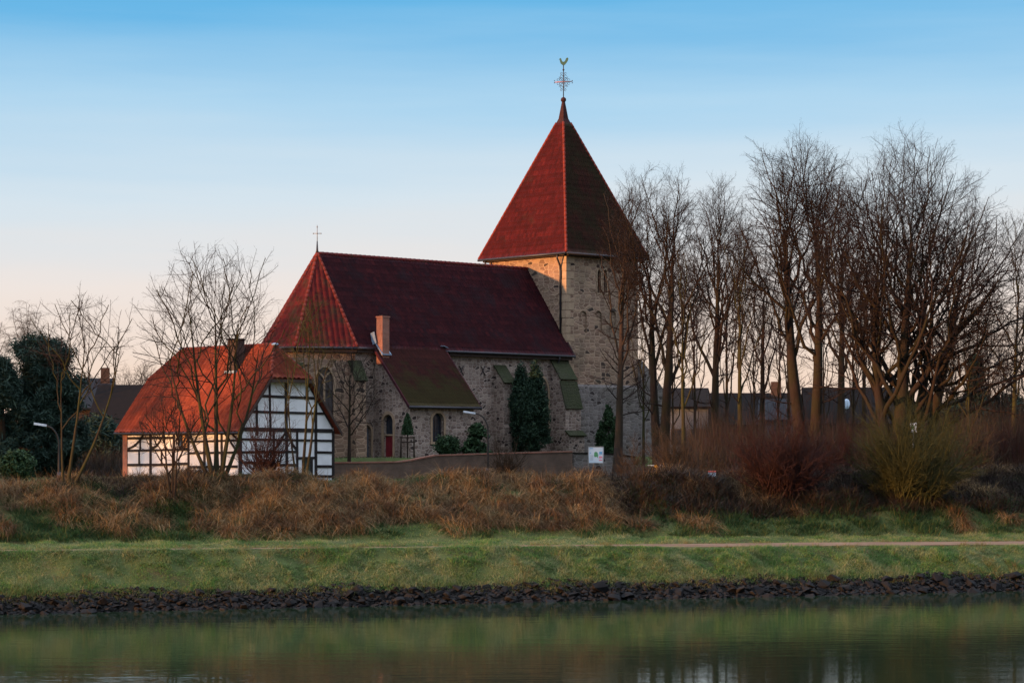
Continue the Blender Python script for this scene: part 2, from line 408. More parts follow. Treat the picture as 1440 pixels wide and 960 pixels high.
M['tile_tower_shade'] = m_tile('tower_moss_shade_tile', [(0.0542, 0.0173, 0.0145), (0.0723, 0.0217, 0.0159), (0.0433, 0.0173, 0.013), (0.0867, 0.026, 0.0188)], col=.22, row=.36, moss=.6, moss_col=(0.0303, 0.0275, 0.013), mscale=.6)  # moss, and part of these sides' shade put into the tile colour
M['ridge'] = m_plain('ridge_tile', (.15, .026, .018), .85, var=.35, scale=2)
M['plaster'] = m_plain('white_plaster', (.62, .62, .635), .85, var=.12, scale=1.2)
M['timber'] = m_plain('dark_timber', (.022, .018, .018), .75, var=.4, scale=6)
M['dark_wood'] = m_plain('dark_board', (.05, .035, .03), .8, var=.3)
M['shutter'] = m_plain('shutter_board', (.42, .24, .12), .8, var=.2)
M['green_door'] = m_plain('green_door', (.012, .035, .03), .5, var=.2)
M['red_door'] = m_plain('red_door', (.16, .012, .02), .5, var=.2)
M['grey_door'] = m_plain('grey_door', (.09, .095, .11), .7, var=.2)
M['glass'] = m_plain('leaded_glass', (.02, .024, .034), .18, var=.4, scale=5)
M['lead'] = m_plain('lead_sheet', (.20, .27, .36), .55, .3, var=.2)
M['iron'] = m_plain('dark_iron', (.035, .028, .03), .5, .6, var=.3)
M['iron_red'] = m_plain('rusty_iron', (.30, .09, .05), .6, .3, var=.3)
M['copper'] = m_plain('green_copper', (.05, .11, .07), .6, .3, var=.3)
M['gutter'] = m_plain('gutter_metal', (.03, .028, .035), .5, .4, var=.2)
M['slate'] = m_plain('spire_slate', (.035, .013, .013), .8, var=.35, scale=6)
M['steel'] = m_plain('galvanised_steel', (.20, .21, .22), .5, .3, var=.1)
M['post'] = m_plain('dull_grey_post', (.028, .027, .027), .8, .0, var=.2)
M['lamp_white'] = m_plain('lamp_housing', (.34, .40, .46), .4, var=.08)
M['sign_white'] = m_plain('sign_white', (.50, .62, .74), .5, var=.04)
M['sign_blue'] = m_plain('sign_blue', (.10, .33, .60), .5, var=.05)
M['sign_pink'] = m_plain('sign_pink', (.60, .22, .32), .5, var=.05)
M['sign_green'] = m_plain('sign_green', (.07, .26, .12), .5, var=.3, scale=12)
M['sign_grey'] = m_plain('sign_grey', (.30, .34, .38), .5, var=.1)
M['sign_red'] = m_plain('sign_red', (.55, .05, .03), .5, var=.05)
M['yellow'] = m_plain('yellow_paint', (.75, .42, .02), .5, var=.05)
M['dark_roof'] = m_plain('old_dark_roof', (0.0065, 0.0045, 0.00425), .9, var=.3)
M['blue_roof'] = m_plain('slate_blue_roof', (0.0144, 0.0173, 0.0223), .8, var=.2)
M['far_wall'] = m_plain('far_brick_wall', (.055, .036, .03), .9, var=.3)
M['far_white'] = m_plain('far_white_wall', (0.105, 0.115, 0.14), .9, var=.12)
M['bark'] = m_bark('bark_brown', (0.0132, 0.0084, 0.0072), (0.0312, 0.0204, 0.0156), (0.0204, 0.018, 0.0084))
M['bark_mossy'] = m_bark('bark_green', (0.0185, 0.0143, 0.00924), (0.0378, 0.0286, 0.0176), (0.037, 0.0378, 0.0101))
M['bark_grey'] = m_bark('bark_grey', (0.0252, 0.0168, 0.0144), (0.054, 0.0372, 0.03), (0.03, 0.0252, 0.0156))
M['twig'] = m_bark('twig_brown', (0.012, 0.0078, 0.0072), (0.0216, 0.0138, 0.012))
M['twig_red'] = m_bark('twig_red', (.020, .009, .009), (.036, .015, .013))
M['twig_green'] = m_bark('twig_green', (.024, .026, .010), (.046, .047, .014))
M['twig_tan'] = m_bark('twig_tan', (.030, .021, .015), (.050, .036, .025))
M['needle'] = m_island('pine_needles', [(.008, .020, .016), (.020, .040, .028), (.012, .028, .022), (.036, .062, .042)])
M['cypress'] = m_island('cypress_foliage', [(.006, .018, .012), (.016, .036, .020), (.010, .026, .015), (.035, .065, .032)])
M['evergreen'] = m_island('evergreen_leaves', [(.012, .032, .014), (.03, .06, .022), (.018, .04, .018)])

# ------------------------------------------------------------------ the ground
BA = R(18.8); BE = np.array([math.cos(BA), math.sin(BA)]); BN = np.array([-math.sin(BA), math.cos(BA)]); BO = np.array([0.0, 73.1])
def vnoise(x, y, seed=0):
    x = np.asarray(x, float); y = np.asarray(y, float)
    xi = np.floor(x).astype(np.int64); yi = np.floor(y).astype(np.int64); fx = x - xi; fy = y - yi
    fx = fx*fx*(3-2*fx); fy = fy*fy*(3-2*fy)
    def h(a, b):
        k = (a * 374761393 + b * 668265263 + seed * 1274126177) & 0x7fffffff
        k = ((k ^ (k >> 13)) * 1274126177) & 0x7fffffff
        return ((k ^ (k >> 16)) & 0xffff) / 65535.0
    return (h(xi,yi)*(1-fx)+h(xi+1,yi)*fx)*(1-fy)+(h(xi,yi+1)*(1-fx)+h(xi+1,yi+1)*fx)*fy
def sstep(a, b, x):
    t = np.clip((x - a) / (b - a), 0, 1); return t*t*(3-2*t)
PN = [-9000, -71, -66.5, -62.5, -58, -3, 0.0, 0.7, 1.0, 1.8, 2.6, 3.0, 5.8, 8.0, 9.0, 11.8, 13.2, 14.5, 18, 22, 90, 400, 9000]
PZ = [3.2, 3.2, 3.0, 0.0, -1.6, -1.2, -0.05, .36, .56, 1.10, 1.50, 1.57, 1.58, 1.76, 2.2, 3.28, 3.62, 3.60, 3.2, 3.0, 3.0, 3.3, 4.0]
def tn(x, y):
    x = np.asarray(x, float); y = np.asarray(y, float) - BO[1]
    return x*BE[0]+y*BE[1], x*BN[0]+y*BN[1]
def xy(t, n):
    t = np.asarray(t, float); n = np.asarray(n, float)
    return t*BE[0]+n*BN[0], BO[1]+t*BE[1]+n*BN[1]
def wall_y(x): return 138.6 + .51 * (np.asarray(x, float) + 10.8)
def gz(x, y):
    x = np.asarray(x, float); y = np.asarray(y, float)
    t, n = tn(x, y)
    z = np.interp(n, PN, PZ)
    z = z - .006 * np.clip(t, -25, 25) * sstep(1.0, 2.6, n) * (1 - sstep(6.5, 10, n))
    lump = (vnoise(t*.75, n*.75, 3) - .5) * .55 + (vnoise(t*1.9, n*1.9, 4) - .5) * .28
    z = z + lump * sstep(8.2, 9.6, n) * (1 - sstep(15, 21, n))
    z = z + ((vnoise(t*.9, n*1.1, 5) - .5) * .30 + (vnoise(t*2.6, n*2.6, 6) - .5) * .16) * sstep(.9, 1.6, n) * (1 - sstep(2.3, 2.9, n))
    z = z + ((vnoise(t*1.3, n*1.1, 7) - .5) * .12) * sstep(6.0, 6.8, n) * (1 - sstep(8.2, 9, n))
    z = z + .135 * np.exp(-((n - 2.75)/.3)**2) * (1 - sstep(2, 10, t))
    d = y - wall_y(x)
    w = 1.3 + 8.0 * (1 - sstep(-13, -10.5, x)) + 9.0 * sstep(3.6, 7, x)
    z = z + 1.3 * sstep(0.25, w, d) * sstep(40, 50, n) * (1 - sstep(10, 26, x) * .6) * sstep(-15.5, -12.0, x + .35*(y - 147).clip(-6, 6))
    return z
def ground(px, Y, y=None):
    """a point on the ground at depth Y seen at column px"""
    x = (px - CX) / F * Y; return Vector((x, Y, float(gz(x, Y))))

ts = np.unique(np.concatenate([np.linspace(-4000, -120, 14), np.linspace(-120, -45, 26), np.arange(-45, 75, .4), np.linspace(75, 160, 28), np.linspace(160, 4000, 14)]))
ns = np.unique(np.concatenate([np.linspace(-600, -75, 6), np.array([-71, -66.5, -62.5, -58]), np.linspace(-58, -3, 6), np.arange(-3, 26, .3), np.arange(26, 60, 1.2), np.arange(60, 115, .6), np.linspace(116, 400, 24), np.linspace(420, 8000, 14)]))
T_, N_ = np.meshgrid(ts, ns); X_, Y_ = xy(T_, N_)
Z_ = gz(X_, Y_)
m_, k_ = T_.shape; idx = np.arange(m_*k_).reshape(m_, k_)
gq = np.stack([idx[:-1,:-1], idx[:-1,1:], idx[1:,1:], idx[1:,:-1]], -1).reshape(-1, 4)
gm, t, p = new_mat('ground_earth_and_grass')
tc = nd(t, 'ShaderNodeTexCoord').outputs['Object']
f1 = noise(t, tc, .55, 6, .65); f2 = noise(t, tc, 7.0, 5, .7)
c = ramp(t, f1, [(.30, (.065, .050, .025)), (.45, (.06, .088, .028)), (.58, (.085, .118, .036)), (.72, (.12, .105, .048))])
c = mixc(t, maths(t, 'MULTIPLY', f2, .7), c, (.035, .026, .014))
# the soil shelf under the stones is coloured near black: below the grass line, by height above the water
hz = nd(t, 'ShaderNodeSeparateXYZ', {0: tc}).outputs[2]
c = mixc(t, nd(t, 'ShaderNodeMapRange', {'Value': hz, 'From Min': .62, 'From Max': .50, 'To Min': 0.0, 'To Max': 1.0}).outputs[0], c, (.010, .009, .008))
t.links.new(c, p.inputs['Base Color']); p.inputs['Roughness'].default_value = .95; p.inputs['Specular IOR Level'].default_value = .08
t.links.new(bump(t, f2, .8, .06), p.inputs['Normal'])
tag(np_mesh('ground', np.stack([X_, Y_, Z_], -1), quads=gq, mat=gm), kind='structure')

# the towpath: a gravel track on the berm
pm, t, p = new_mat('towpath_gravel')
tc = nd(t, 'ShaderNodeTexCoord').outputs['Object']
f1 = noise(t, tc, .8, 5, .6); f2 = noise(t, tc, 22.0, 4, .8)
c = ramp(t, f1, [(.35, (.17, .10, .062)), (.65, (.25, .155, .10))]); c = mixc(t, maths(t, 'MULTIPLY', f2, .5), c, (.12, .085, .06))
t.links.new(c, p.inputs['Base Color']); p.inputs['Roughness'].default_value = .95; p.inputs['Specular IOR Level'].default_value = .08; t.links.new(bump(t, f2, .5, .02), p.inputs['Normal'])
tp = np.arange(-45, 75, .4); no = 3.05 + .12*np.sin(tp*.21); 
rows = []
for q in (0, .33, .66, 1.0):
    nn = no + q * (2.3 + .12*np.sin(tp*.5) + .4*sstep(0, 12, tp)); xx, yy = xy(tp, nn); rows.append(np.stack([xx, yy, gz(xx, yy) + .02 + .02*math.sin(q*math.pi)], -1))
G = np.stack(rows); m_, k_ = G.shape[:2]; idx = np.arange(m_*k_).reshape(m_, k_)
tag(np_mesh('towpath', G, quads=np.stack([idx[:-1,:-1], idx[:-1,1:], idx[1:,1:], idx[1:,:-1]], -1), mat=pm), kind='structure')

# the canal
wm, t, p = new_mat('canal_water')
p.inputs['Base Color'].default_value = (.014, .026, .013, 1); p.inputs['Roughness'].default_value = .035; p.inputs['IOR'].default_value = 1.38
tc = nd(t, 'ShaderNodeTexCoord').outputs['Object']
w1 = noise(t, nd(t, 'ShaderNodeMapping', {'Vector': tc, 'Scale': (.30, 1.5, 1), 'Rotation': (0, 0, R(6))}).outputs[0], 1.0, 3, .5, .3)
w2 = noise(t, nd(t, 'ShaderNodeMapping', {'Vector': tc, 'Scale': (1.6, 7.0, 1), 'Rotation': (0, 0, R(-4))}).outputs[0], 1.0, 2, .5, .2)
calm = noise(t, nd(t, 'ShaderNodeMapping', {'Vector': tc, 'Scale': (.04, .25, 1)}).outputs[0], 1.0, 2, .5)
hh = maths(t, 'ADD', maths(t, 'MULTIPLY', w1, .0046), maths(t, 'MULTIPLY', maths(t, 'MULTIPLY', w2, calm), .0040))
t.links.new(bump(t, hh, 1.0, 1.0), p.inputs['Normal'])
wt = np.array([-4000, -60, 90, 4000.0]); wv = np.array([-62.6, -30, 0.15]); TT, NN = np.meshgrid(wt, wv); xx, yy = xy(TT, NN)
idx = np.arange(12).reshape(3, 4)
tag(np_mesh('water', np.stack([xx, yy, xx*0], -1), quads=np.stack([idx[:-1,:-1], idx[:-1,1:], idx[1:,1:], idx[1:,:-1]], -1), mat=wm), kind='structure')

# ------------------------------------------------------------------ riprap stones on the waterline
rm, t, p = new_mat('wet_basalt')
tc = nd(t, 'ShaderNodeTexCoord').outputs['Object']; oi = nd(t, 'ShaderNodeObjectInfo').outputs['Random']
f = noise(t, tc, 5.0, 5, .7)
c = ramp(t, f, [(.3, (.002, .002, .0024)), (.7, (.008, .0075, .0078))])
c = mixc(t, oi, c, (.009, .009, .010)); c = mixc(t, maths(t, 'MULTIPLY', maths(t, 'GREATER_THAN', oi, .82), .7), c, (.013, .011, .010))
t.links.new(c, p.inputs['Base Color']); p.inputs['Roughness'].default_value = .75; p.inputs['Specular IOR Level'].default_value = .12; t.links.new(bump(t, f, .6, .05), p.inputs['Normal'])
rr = random.Random(5)
def rock_mesh(i):
    bm = bmesh.new()
    for q in range(11):
        v = Vector((rr.gauss(0,1), rr.gauss(0,1), rr.gauss(0,1))).normalized() * rr.uniform(.75, 1.0)
        bm.verts.new((v.x*.30, v.y*.24, v.z*.17))
    r = bmesh.ops.convex_hull(bm, input=bm.verts)
    bmesh.ops.delete(bm, geom=list({g for g in r['geom_interior'] if isinstance(g, bmesh.types.BMVert)}), context='VERTS')
    bmesh.ops.bevel(bm, geom=bm.edges[:], offset=.006, segments=1, affect='EDGES', profile=.5)
    me = bpy.data.meshes.new('riprap_stone'); bm.to_mesh(me); bm.free(); me.materials.append(rm); return me
rocks = [rock_mesh(i) for i in range(12)]
nrock = 300
for i in range(nrock):
    row = i % 5; tt = -19 + (i // 5 + rr.uniform(-.35, .35) + (row % 2) * .5) * 42 / (nrock // 5); nn = -.22 + row * .235 + rr.uniform(-.1, .1)
    x, y = xy(tt, nn); z = float(np.interp(nn, PN, PZ))
    o = bpy.data.objects.new('riprap_stone', rr.choice(rocks)); COL.objects.link(o)
    s = rr.uniform(.45, 1.0) if rr.random() < .85 else rr.uniform(1.1, 1.55)
    o.location = (x, y, z + .02 + .05 * rr.random()); o.scale = (s, s*rr.uniform(.8, 1.1), s*rr.uniform(.8, 1.15)); o.rotation_euler = (rr.uniform(-.5, .6), rr.uniform(-.5, .5), rr.uniform(0, 6.28))
    tag(o, 'dark angular basalt stone in the riprap bank along the waterline', 'stone', 'riprap stones along the waterline')
# small stones filling the gaps between and beyond the counted ones
vv = []; ff = []
for i in range(7500):
    tt = rr.uniform(-30, 34); nn = rr.uniform(-.4, .95) + .25*math.sin(tt*.9)*rr.random(); me = rr.choice(rocks); x, y = xy(tt, nn)
    z = float(np.interp(nn, PN, PZ)); mt = Matrix.Translation((x, y, z)) @ Matrix.Rotation(rr.uniform(0, 6.28), 4, 'Z') @ Matrix.Rotation(rr.uniform(-.6, .6), 4, 'X') @ Matrix.Scale(rr.uniform(.25, .7), 4)
    k = len(vv); vv += [mt @ v.co for v in me.vertices]; ff += [[a + k for a in pl.vertices] for pl in me.polygons]
me = bpy.data.meshes.new('riprap_rubble'); me.from_pydata(vv, [], ff); me.materials.append(rm)
o = bpy.data.objects.new('riprap_rubble', me); COL.objects.link(o)
tag(o, 'small dark stones filling the gaps of the riprap', 'stones', kind='stuff')

# ------------------------------------------------------------------ grass
def blades(name, base, az, L, W, tilt, droop, mat, K=3, curl=None):
    """curved tapering blades: base (N,3), az heading, tilt from the vertical, droop of the tip"""
    N = len(base); s = np.linspace(0, 1, K + 1)
    hx = np.cos(az)[:, None]; hy = np.sin(az)[:, None]
    out = L[:, None] * (np.sin(tilt)[:, None] * s + droop[:, None] * .55 * s**2)
    up = L[:, None] * (np.cos(tilt)[:, None] * s - droop[:, None] * s**2)
    cx = base[:, 0:1] + hx * out; cy = base[:, 1:2] + hy * out; cz = base[:, 2:3] + up
    fa = az + rng.uniform(-1.2, 1.2, N) + np.pi/2
    w = W[:, None] * (1 - s**1.6)[None, :] * .5
    wx = np.cos(fa)[:, None] * w; wy = np.sin(fa)[:, None] * w
    left = np.stack([cx - wx, cy - wy, cz], -1)[:, :K]; right = np.stack([cx + wx, cy + wy, cz], -1)[:, :K]; tip = np.stack([cx, cy, cz], -1)[:, K:]
    V = np.concatenate([left, right, tip], 1); nv = 2*K + 1
    o = (np.arange(N) * nv)[:, None]
    q = np.concatenate([np.stack([o[:, 0]+i, o[:, 0]+K+i, o[:, 0]+K+i+1, o[:, 0]+i+1], -1)[:, None] for i in range(K-1)], 1).reshape(-1, 4) if K > 1 else None
    tr = np.stack([o[:, 0]+K-1, o[:, 0]+2*K-1, o[:, 0]+2*K], -1)
    return np_mesh(name, V.reshape(-1, 3), tris=tr, quads=q, mat=mat, smooth=True)

M['dry'] = m_island('dry_reed_grass', [(.10,.060,.026), (.21,.135,.06), (.135,.08,.035), (.34,.24,.12), (.04,.026,.015)], scale=.75, trans=.22,
                    patch=[(.07,.036,.019), (.145,.082,.038), (.05,.029,.017), (.20,.12,.058), (.03,.02,.012)])
M['green'] = m_island('green_grass', [(.040,.11,.030), (.10,.22,.055), (.07,.17,.042), (.16,.245,.07), (.27,.27,.12)], scale=.55, trans=.4,
                      patch=[(.10,.17,.055), (.20,.25,.10), (.30,.29,.16), (.15,.22,.075), (.36,.32,.20)])
M['edge'] = m_island('edge_straw', [(.08,.12,.035), (.17,.15,.06), (.12,.16,.045), (.26,.20,.10), (.10,.065,.035)], scale=.8, trans=.3)
M['rank'] = m_island('rank_green_grass', [(.018,.055,.022), (.04,.095,.032), (.028,.072,.026), (.065,.10,.034), (.11,.11,.042)], scale=.4, trans=.3)
M['bramble'] = m_island('dark_bramble', [(.020,.012,.011), (.032,.018,.015), (.015,.013,.011), (.040,.026,.018), (.018,.024,.012)], scale=.4)

def scatter_tufts(cent, nb, rad, Lr, tilt, droop, W, down=.8):
    n = len(cent); b = np.repeat(cent, nb, axis=0); N = len(b)
    sc = np.repeat(rng.uniform(.7, 1.35, n), nb)
    ang = rng.uniform(0, 2*np.pi, N); r = np.abs(rng.normal(0, rad, N)) * sc
    bx = b[:, 0] + np.cos(ang)*r; by = b[:, 1] + np.sin(ang)*r
    hx = np.cos(ang) + down * -BN[0]; hy = np.sin(ang) + down * -BN[1]
    lean = np.repeat(rng.normal(0, .5, n), nb)
    az = np.arctan2(hy, hx) + rng.normal(0, .35, N) + lean
    base = np.stack([bx, by, gz(bx, by) - .03], -1)
    return base, az, rng.uniform(*Lr, N)*sc, rng.uniform(*W, N), np.abs(rng.normal(tilt, .22, N)), np.clip(rng.normal(droop, .18, N), 0, 1.1)

# dry drooping grass on the embankment: mounds of it, green between them
n0 = 5200
t0 = rng.uniform(-21, 27, n0); n1 = rng.uniform(7.9, 15.2, n0)
den = vnoise(t0*.28, n1*.45, 21); den2 = vnoise(t0*.9, n1*.9, 22)
greenish = sstep(.46, .62, vnoise(t0*.19 + 3.1, n1*.34, 31))
crestg = sstep(-8.5, -7, t0)*(1-sstep(1.0, 3.0, t0))*sstep(12.0, 12.9, n1)
mt_, mn_ = [], []
for q in range(9000):
    a_, b2_ = rng.uniform(-21, 26.5), rng.uniform(8.15, 14.9)
    if len(mt_) and np.min((np.array(mt_) - a_)**2 + ((np.array(mn_) - b2_)*1.15)**2) < rng.uniform(.50, .72)**2: continue
    if b2_ < 8.15 + .9*float(vnoise(a_*.55, 3.3, 91)): continue
    gr = float(sstep(.50, .66, vnoise(a_*.19 + 3.1, b2_*.34, 31))); cg = float(sstep(-8.5, -7, a_)*(1-sstep(1.0, 3.0, a_))*sstep(12.4, 13.2, b2_))
    if (float(vnoise(a_*.8, b2_*.8, 71)) - .2)/.6 < (1 - .62*gr)*(1 - .85*cg)*(1 - .80*float(sstep(6.0, 9.5, a_)))*(1.02 - .10*float(sstep(11, 13, b2_))): mt_.append(a_); mn_.append(b2_)
nm = len(mt_); print('mounds', nm)
mt_ = np.array(mt_); mn_ = np.array(mn_); ms = rng.uniform(.42, 1.12, nm)
per = 400; N = nm*per
ang = rng.uniform(0, 2*np.pi, N); rad = np.sqrt(rng.random(N))*.55*np.repeat(ms, per)
tt_ = np.repeat(mt_, per) + np.cos(ang)*rad; nn_ = np.repeat(mn_, per) + np.sin(ang)*rad
x_, y_ = xy(tt_, nn_); dome = np.clip(1 - (rad/(.6*np.repeat(ms, per)))**2, 0, 1)
az = np.arctan2(np.sin(ang)*BE[0] + np.cos(ang)*BE[1] - .9*BN[1], np.cos(ang)*BE[0] - np.sin(ang)*BE[1] - .9*BN[0]) + rng.normal(0, .5, N) + np.repeat(rng.normal(0, .4, nm), per)
base = np.stack([x_, y_, gz(x_, y_) - .04 + .30*dome*np.repeat(ms, per)], -1)
Lb = rng.uniform(.32, .95, N)*np.repeat(ms, per)**.6
tag(blades('dry_grass', base, az, Lb, rng.uniform(.010, .022, N), np.abs(rng.normal(.50, .28, N)), np.clip(rng.normal(.82, .28, N), .0, 1.25), M['dry']), 'tall brown dry grass drooping in mounds over the embankment', 'dry grass', kind='stuff')
# green tufts among it
keep2 = (rng.random(n0) < (.16 + .85*greenish*(t0 < 9) + .8*crestg + .55*sstep(6, 9, t0)*(1-sstep(10.2, 11.6, n1)))*.55)
cx_, cy_ = xy(t0[keep2], n1[keep2])
b_ = scatter_tufts(np.stack([cx_, cy_], -1), 90, .22, (.20, .46), .5, .45, (.016, .03))
tag(blades('green_tufts', *b_, M['rank']), 'rank green grass tufts on the embankment', 'grass', kind='stuff')
# dark brambles on the right half of the embankment
keep3 = rng.random(n0) < sstep(5.5, 9.5, t0)*sstep(9.0, 10.5, n1)*.8 + sstep(-12.5,-10.5,t0)*(1-sstep(-7.5,-6,t0))*sstep(11.2,12.4,n1)*.35
cx_, cy_ = xy(t0[keep3], n1[keep3])
b_ = scatter_tufts(np.stack([cx_, cy_], -1), 70, .28, (.4, 1.0), .5, .5, (.012, .024), .3)
tag(blades('bramble_thicket', *b_, M['bramble']), 'dark bramble thicket on the upper right embankment', 'brambles', kind='stuff')
# grass on the slope above the stones, and behind the path
NB = 300000
t0 = rng.uniform(-19.5, 25, NB); n1 = np.where(rng.random(NB) < .62, rng.uniform(.72, 3.2, NB), rng.uniform(5.3, 8.8, NB))
x_, y_ = xy(t0, n1)
tall = vnoise(t0*.8, n1*.9, 41) * .6 + vnoise(t0*2.7, n1*2.7, 42) * .4
edge = np.exp(-((n1 - .95)/.3)**2)
L_ = (.035 + .30*tall**2.4 + .12*edge*rng.random(NB)) * rng.uniform(.6, 1.3, NB)
kp = (rng.random(NB) < (1 - .8*np.exp(-((n1 - 5.4)/.25)**2) - .85*sstep(2.85, 3.1, n1)*sstep(4, 12, t0)*(n1 < 4))) & (rng.random(NB) < .35 + .65*sstep(.72, 1.05, n1 + .35*(vnoise(t0*1.1, n1*0, 43) - .5)))
az_ = np.where(rng.random(NB) < .5, rng.uniform(0, 6.28, NB), math.atan2(-BN[1], -BN[0]) + rng.normal(0, .8, NB))
tag(blades('verge_grass', np.stack([x_, y_, gz(x_, y_) - .01], -1)[kp], az_[kp], L_[kp], rng.uniform(.009, .02, NB)[kp], np.abs(rng.normal(.6, .3, NB))[kp], np.clip(rng.normal(.35, .2, NB), 0, .8)[kp], M['green'], K=2),
    'short yellow green grass on the towpath verges', 'grass', kind='stuff')
# straw tufts at the ragged edges: over the stones, on the slope, along the path
ne = 900; te = rng.uniform(-19, 25, ne); ke = rng.random(ne)
nn_ = np.where(ke < .42, rng.uniform(.62, 1.05, ne), np.where(ke < .62, rng.uniform(1.0, 2.7, ne), np.where(ke < .80, rng.normal(2.98, .10, ne), rng.normal(5.5, .14, ne))))
kk_ = vnoise(te*.7, nn_*.6, 81) > .42
cx_, cy_ = xy(te[kk_], nn_[kk_])
b_ = scatter_tufts(np.stack([cx_, cy_], -1), 46, .10, (.12, .34), .5, .5, (.008, .016))
tag(blades('edge_tufts', *b_, M['edge']), 'straw coloured tufts along the stones and the path edges', 'grass', kind='stuff')
# taller tufts standing out of the verge
ne = 1500; te = rng.uniform(-19, 25, ne); nn_ = np.where(rng.random(ne) < .7, rng.uniform(.9, 2.75, ne), rng.uniform(5.9, 8.6, ne))
kk_ = vnoise(te*.6, nn_*1.2, 83) > .46
cx_, cy_ = xy(te[kk_], nn_[kk_])
b_ = scatter_tufts(np.stack([cx_, cy_], -1), 44, .11, (.10, .27), .5, .55, (.012, .024), 1.2)
tag(blades('verge_tufts', *b_, M['green']), 'taller green tufts standing out of the towpath verges', 'grass', kind='stuff')
# grass of the field behind the crest and round the church
NB = 60000
t0 = rng.uniform(-40, 62, NB); n1 = 16 + 64*rng.random(NB)**1.5; x_, y_ = xy(t0, n1)
tag(blades('field_grass', np.stack([x_, y_, gz(x_, y_) - .01], -1), rng.uniform(0, 6.28, NB), rng.uniform(.08, .3, NB), rng.uniform(.02, .05, NB), np.abs(rng.normal(.5, .3, NB)), np.clip(rng.normal(.3, .2, NB), 0, .8), M['rank'], K=2),
    'dark green grass on the ground behind the embankment', 'grass', kind='stuff')

# ------------------------------------------------------------------ frames of reference for the two main buildings
class Frame:
    def __init__(s, x, y, z, ang):
        s.o = Vector((x, y, z)); s.a = ang; s.ex = Vector((math.cos(ang), math.sin(ang), 0)); s.ey = Vector((-math.sin(ang), math.cos(ang), 0))
    def w(s, x, y, z=0): return s.o + s.ex*x + s.ey*y + Vector((0, 0, z))
    def s(s, px, o, t):            # distance along the wall line o + s t at which the photo's column px falls
        p = s.w(*o); d = s.ex*t[0] + s.ey*t[1]; k = (px - CX) / F
        return (p.x - k*p.y) / (k*d.y - d.x)
    def z(s, y, o, t, q):          # height above the building's base of photo row y on that wall at q
        p = s.w(o[0] + t[0]*q, o[1] + t[1]*q); return CAMZ + (HY - y) / F * p.y - s.o.z

def ring(mb, place, inner, grow, d0, d1, closed=True):
    """a surround following an opening, from d0 (proud if negative) to d1"""
    n = len(inner); cx = sum(q[0] for q in inner) / n; cz = sum(q[1] for q in inner) / n
    out = []
    for i in range(n):
        a, b, c = Vector(inner[i-1]), Vector(inner[i]), Vector(inner[(i+1) % n])
        e = ((b - a).normalized() + (c - b).normalized()); e = e.normalized() if e.length > 1e-6 else (c - b).normalized()
        nn = Vector((e.y, -e.x)); out.append((b.x + nn.x*grow, b.y + nn.y*grow))
    for i in range(n):
        j = (i + 1) % n
        q = [inner[i], inner[j], out[j], out[i]]
        mb.hexa([place(p, d1) for p in q] + [place(p, d0) for p in q])

def window(parent, o, t, outl, depth=.3, surround=.14, mull=None, glass='glass', name='window', frame_mat='dressed', bars=True):
    """glass set back in a real opening, with a stone surround and tracery as its sub-parts"""
    mb = MB(); P = wall_panel(MB(), o, t, [(0, 0), (1, 0), (1, 1)])
    fill_outline(mb, P, outl, depth - .06, .04)
    g = mb.build(name, M[glass], parent)
    if surround:
        r = MB(); ring(r, P, outl, surround, -.035, .06); r.build('frame', M[frame_mat], g)
    xs = [q[0] for q in outl]; zs = [q[1] for q in outl]
    if mull:
        r = MB(); cx = (min(xs) + max(xs)) / 2; zt = max(zs); zb = min(zs); h = (max(xs) - min(xs)) / 2; zp = zt - 1.25 * h
        r.hexa([P((cx-.06, zb), depth-.07), P((cx+.06, zb), depth-.07), P((cx+.06, zp), depth-.07), P((cx-.06, zp), depth-.07),
                P((cx-.06, zb), depth-.2), P((cx+.06, zb), depth-.2), P((cx+.06, zp), depth-.2), P((cx-.06, zp), depth-.2)])
        for sgn in (-1, 1):
            pts = [P((cx + sgn*h*u*.98, zp + (zt - zp)*.62*math.sin(u*math.pi/2)), depth-.14) for u in np.linspace(0, 1, 7)]
            r.tube(pts, .06, 6)
        r.build('tracery', M['dressed'], g)
    if bars:
        r = MB()
        z = min(zs) + .35
        while z < max(zs) - .25:
            r.tube([P((min(xs), z), depth - .08), P((max(xs), z), depth - .08)], .012, 5); z += .38
        x = min(xs) + .2
        while x < max(xs) - .08:
            r.tube([P((x, min(zs)), depth - .085), P((x, min(zs) + (max(zs) - min(zs))*.8), depth - .085)], .01, 5); x += .22
        r.build('glazing_bar', M['iron'], g)
    return g

def buttress(parent, x, y, dx, dy, w, profile, mat, capmat, label=None, caps=()):
    d = Vector((dx, dy, 0)).normalized(); s = Vector((-d.y, d.x, 0)); b = Vector((x, y, 0))
    P = lambda q, k: b + d*q[0] + s*(k*w/2) + Vector((0, 0, q[1]))
    prof = profile + [(profile[-1][0], -.6), (-.2, -.6), (-.2, profile[0][1])]
    o = MB().prism([P(q, -1) for q in prof], s*w).build('buttress', M[mat], parent)
    for i in caps:
        a, c = Vector(profile[i]), Vector(profile[i+1]); e = (c - a).normalized(); n = Vector((-e.y, e.x)); n = n if n.y > 0 else -n
        a2 = a - e*.02; c2 = c + e*.14
        q = [a2 + n*.01, c2 + n*.01, c2 + n*.10, a2 + n*.10]
        off = s*(w + .16)
        m2 = MB().prism([b + d*v.x + s*(-w/2 - .08) + Vector((0, 0, v.y)) for v in q], off)
        m2.build('cap', M[capmat], o)
    return o

# ------------------------------------------------------------------ the church
K = Frame(-12.84, 150.0, 4.3, R(43.2))
church = empty('church', K.o, K.a)
tag(church, 'stone village church with dark red tiled roofs and a square spired tower', 'church')
HE, HR = 7.06, 13.4
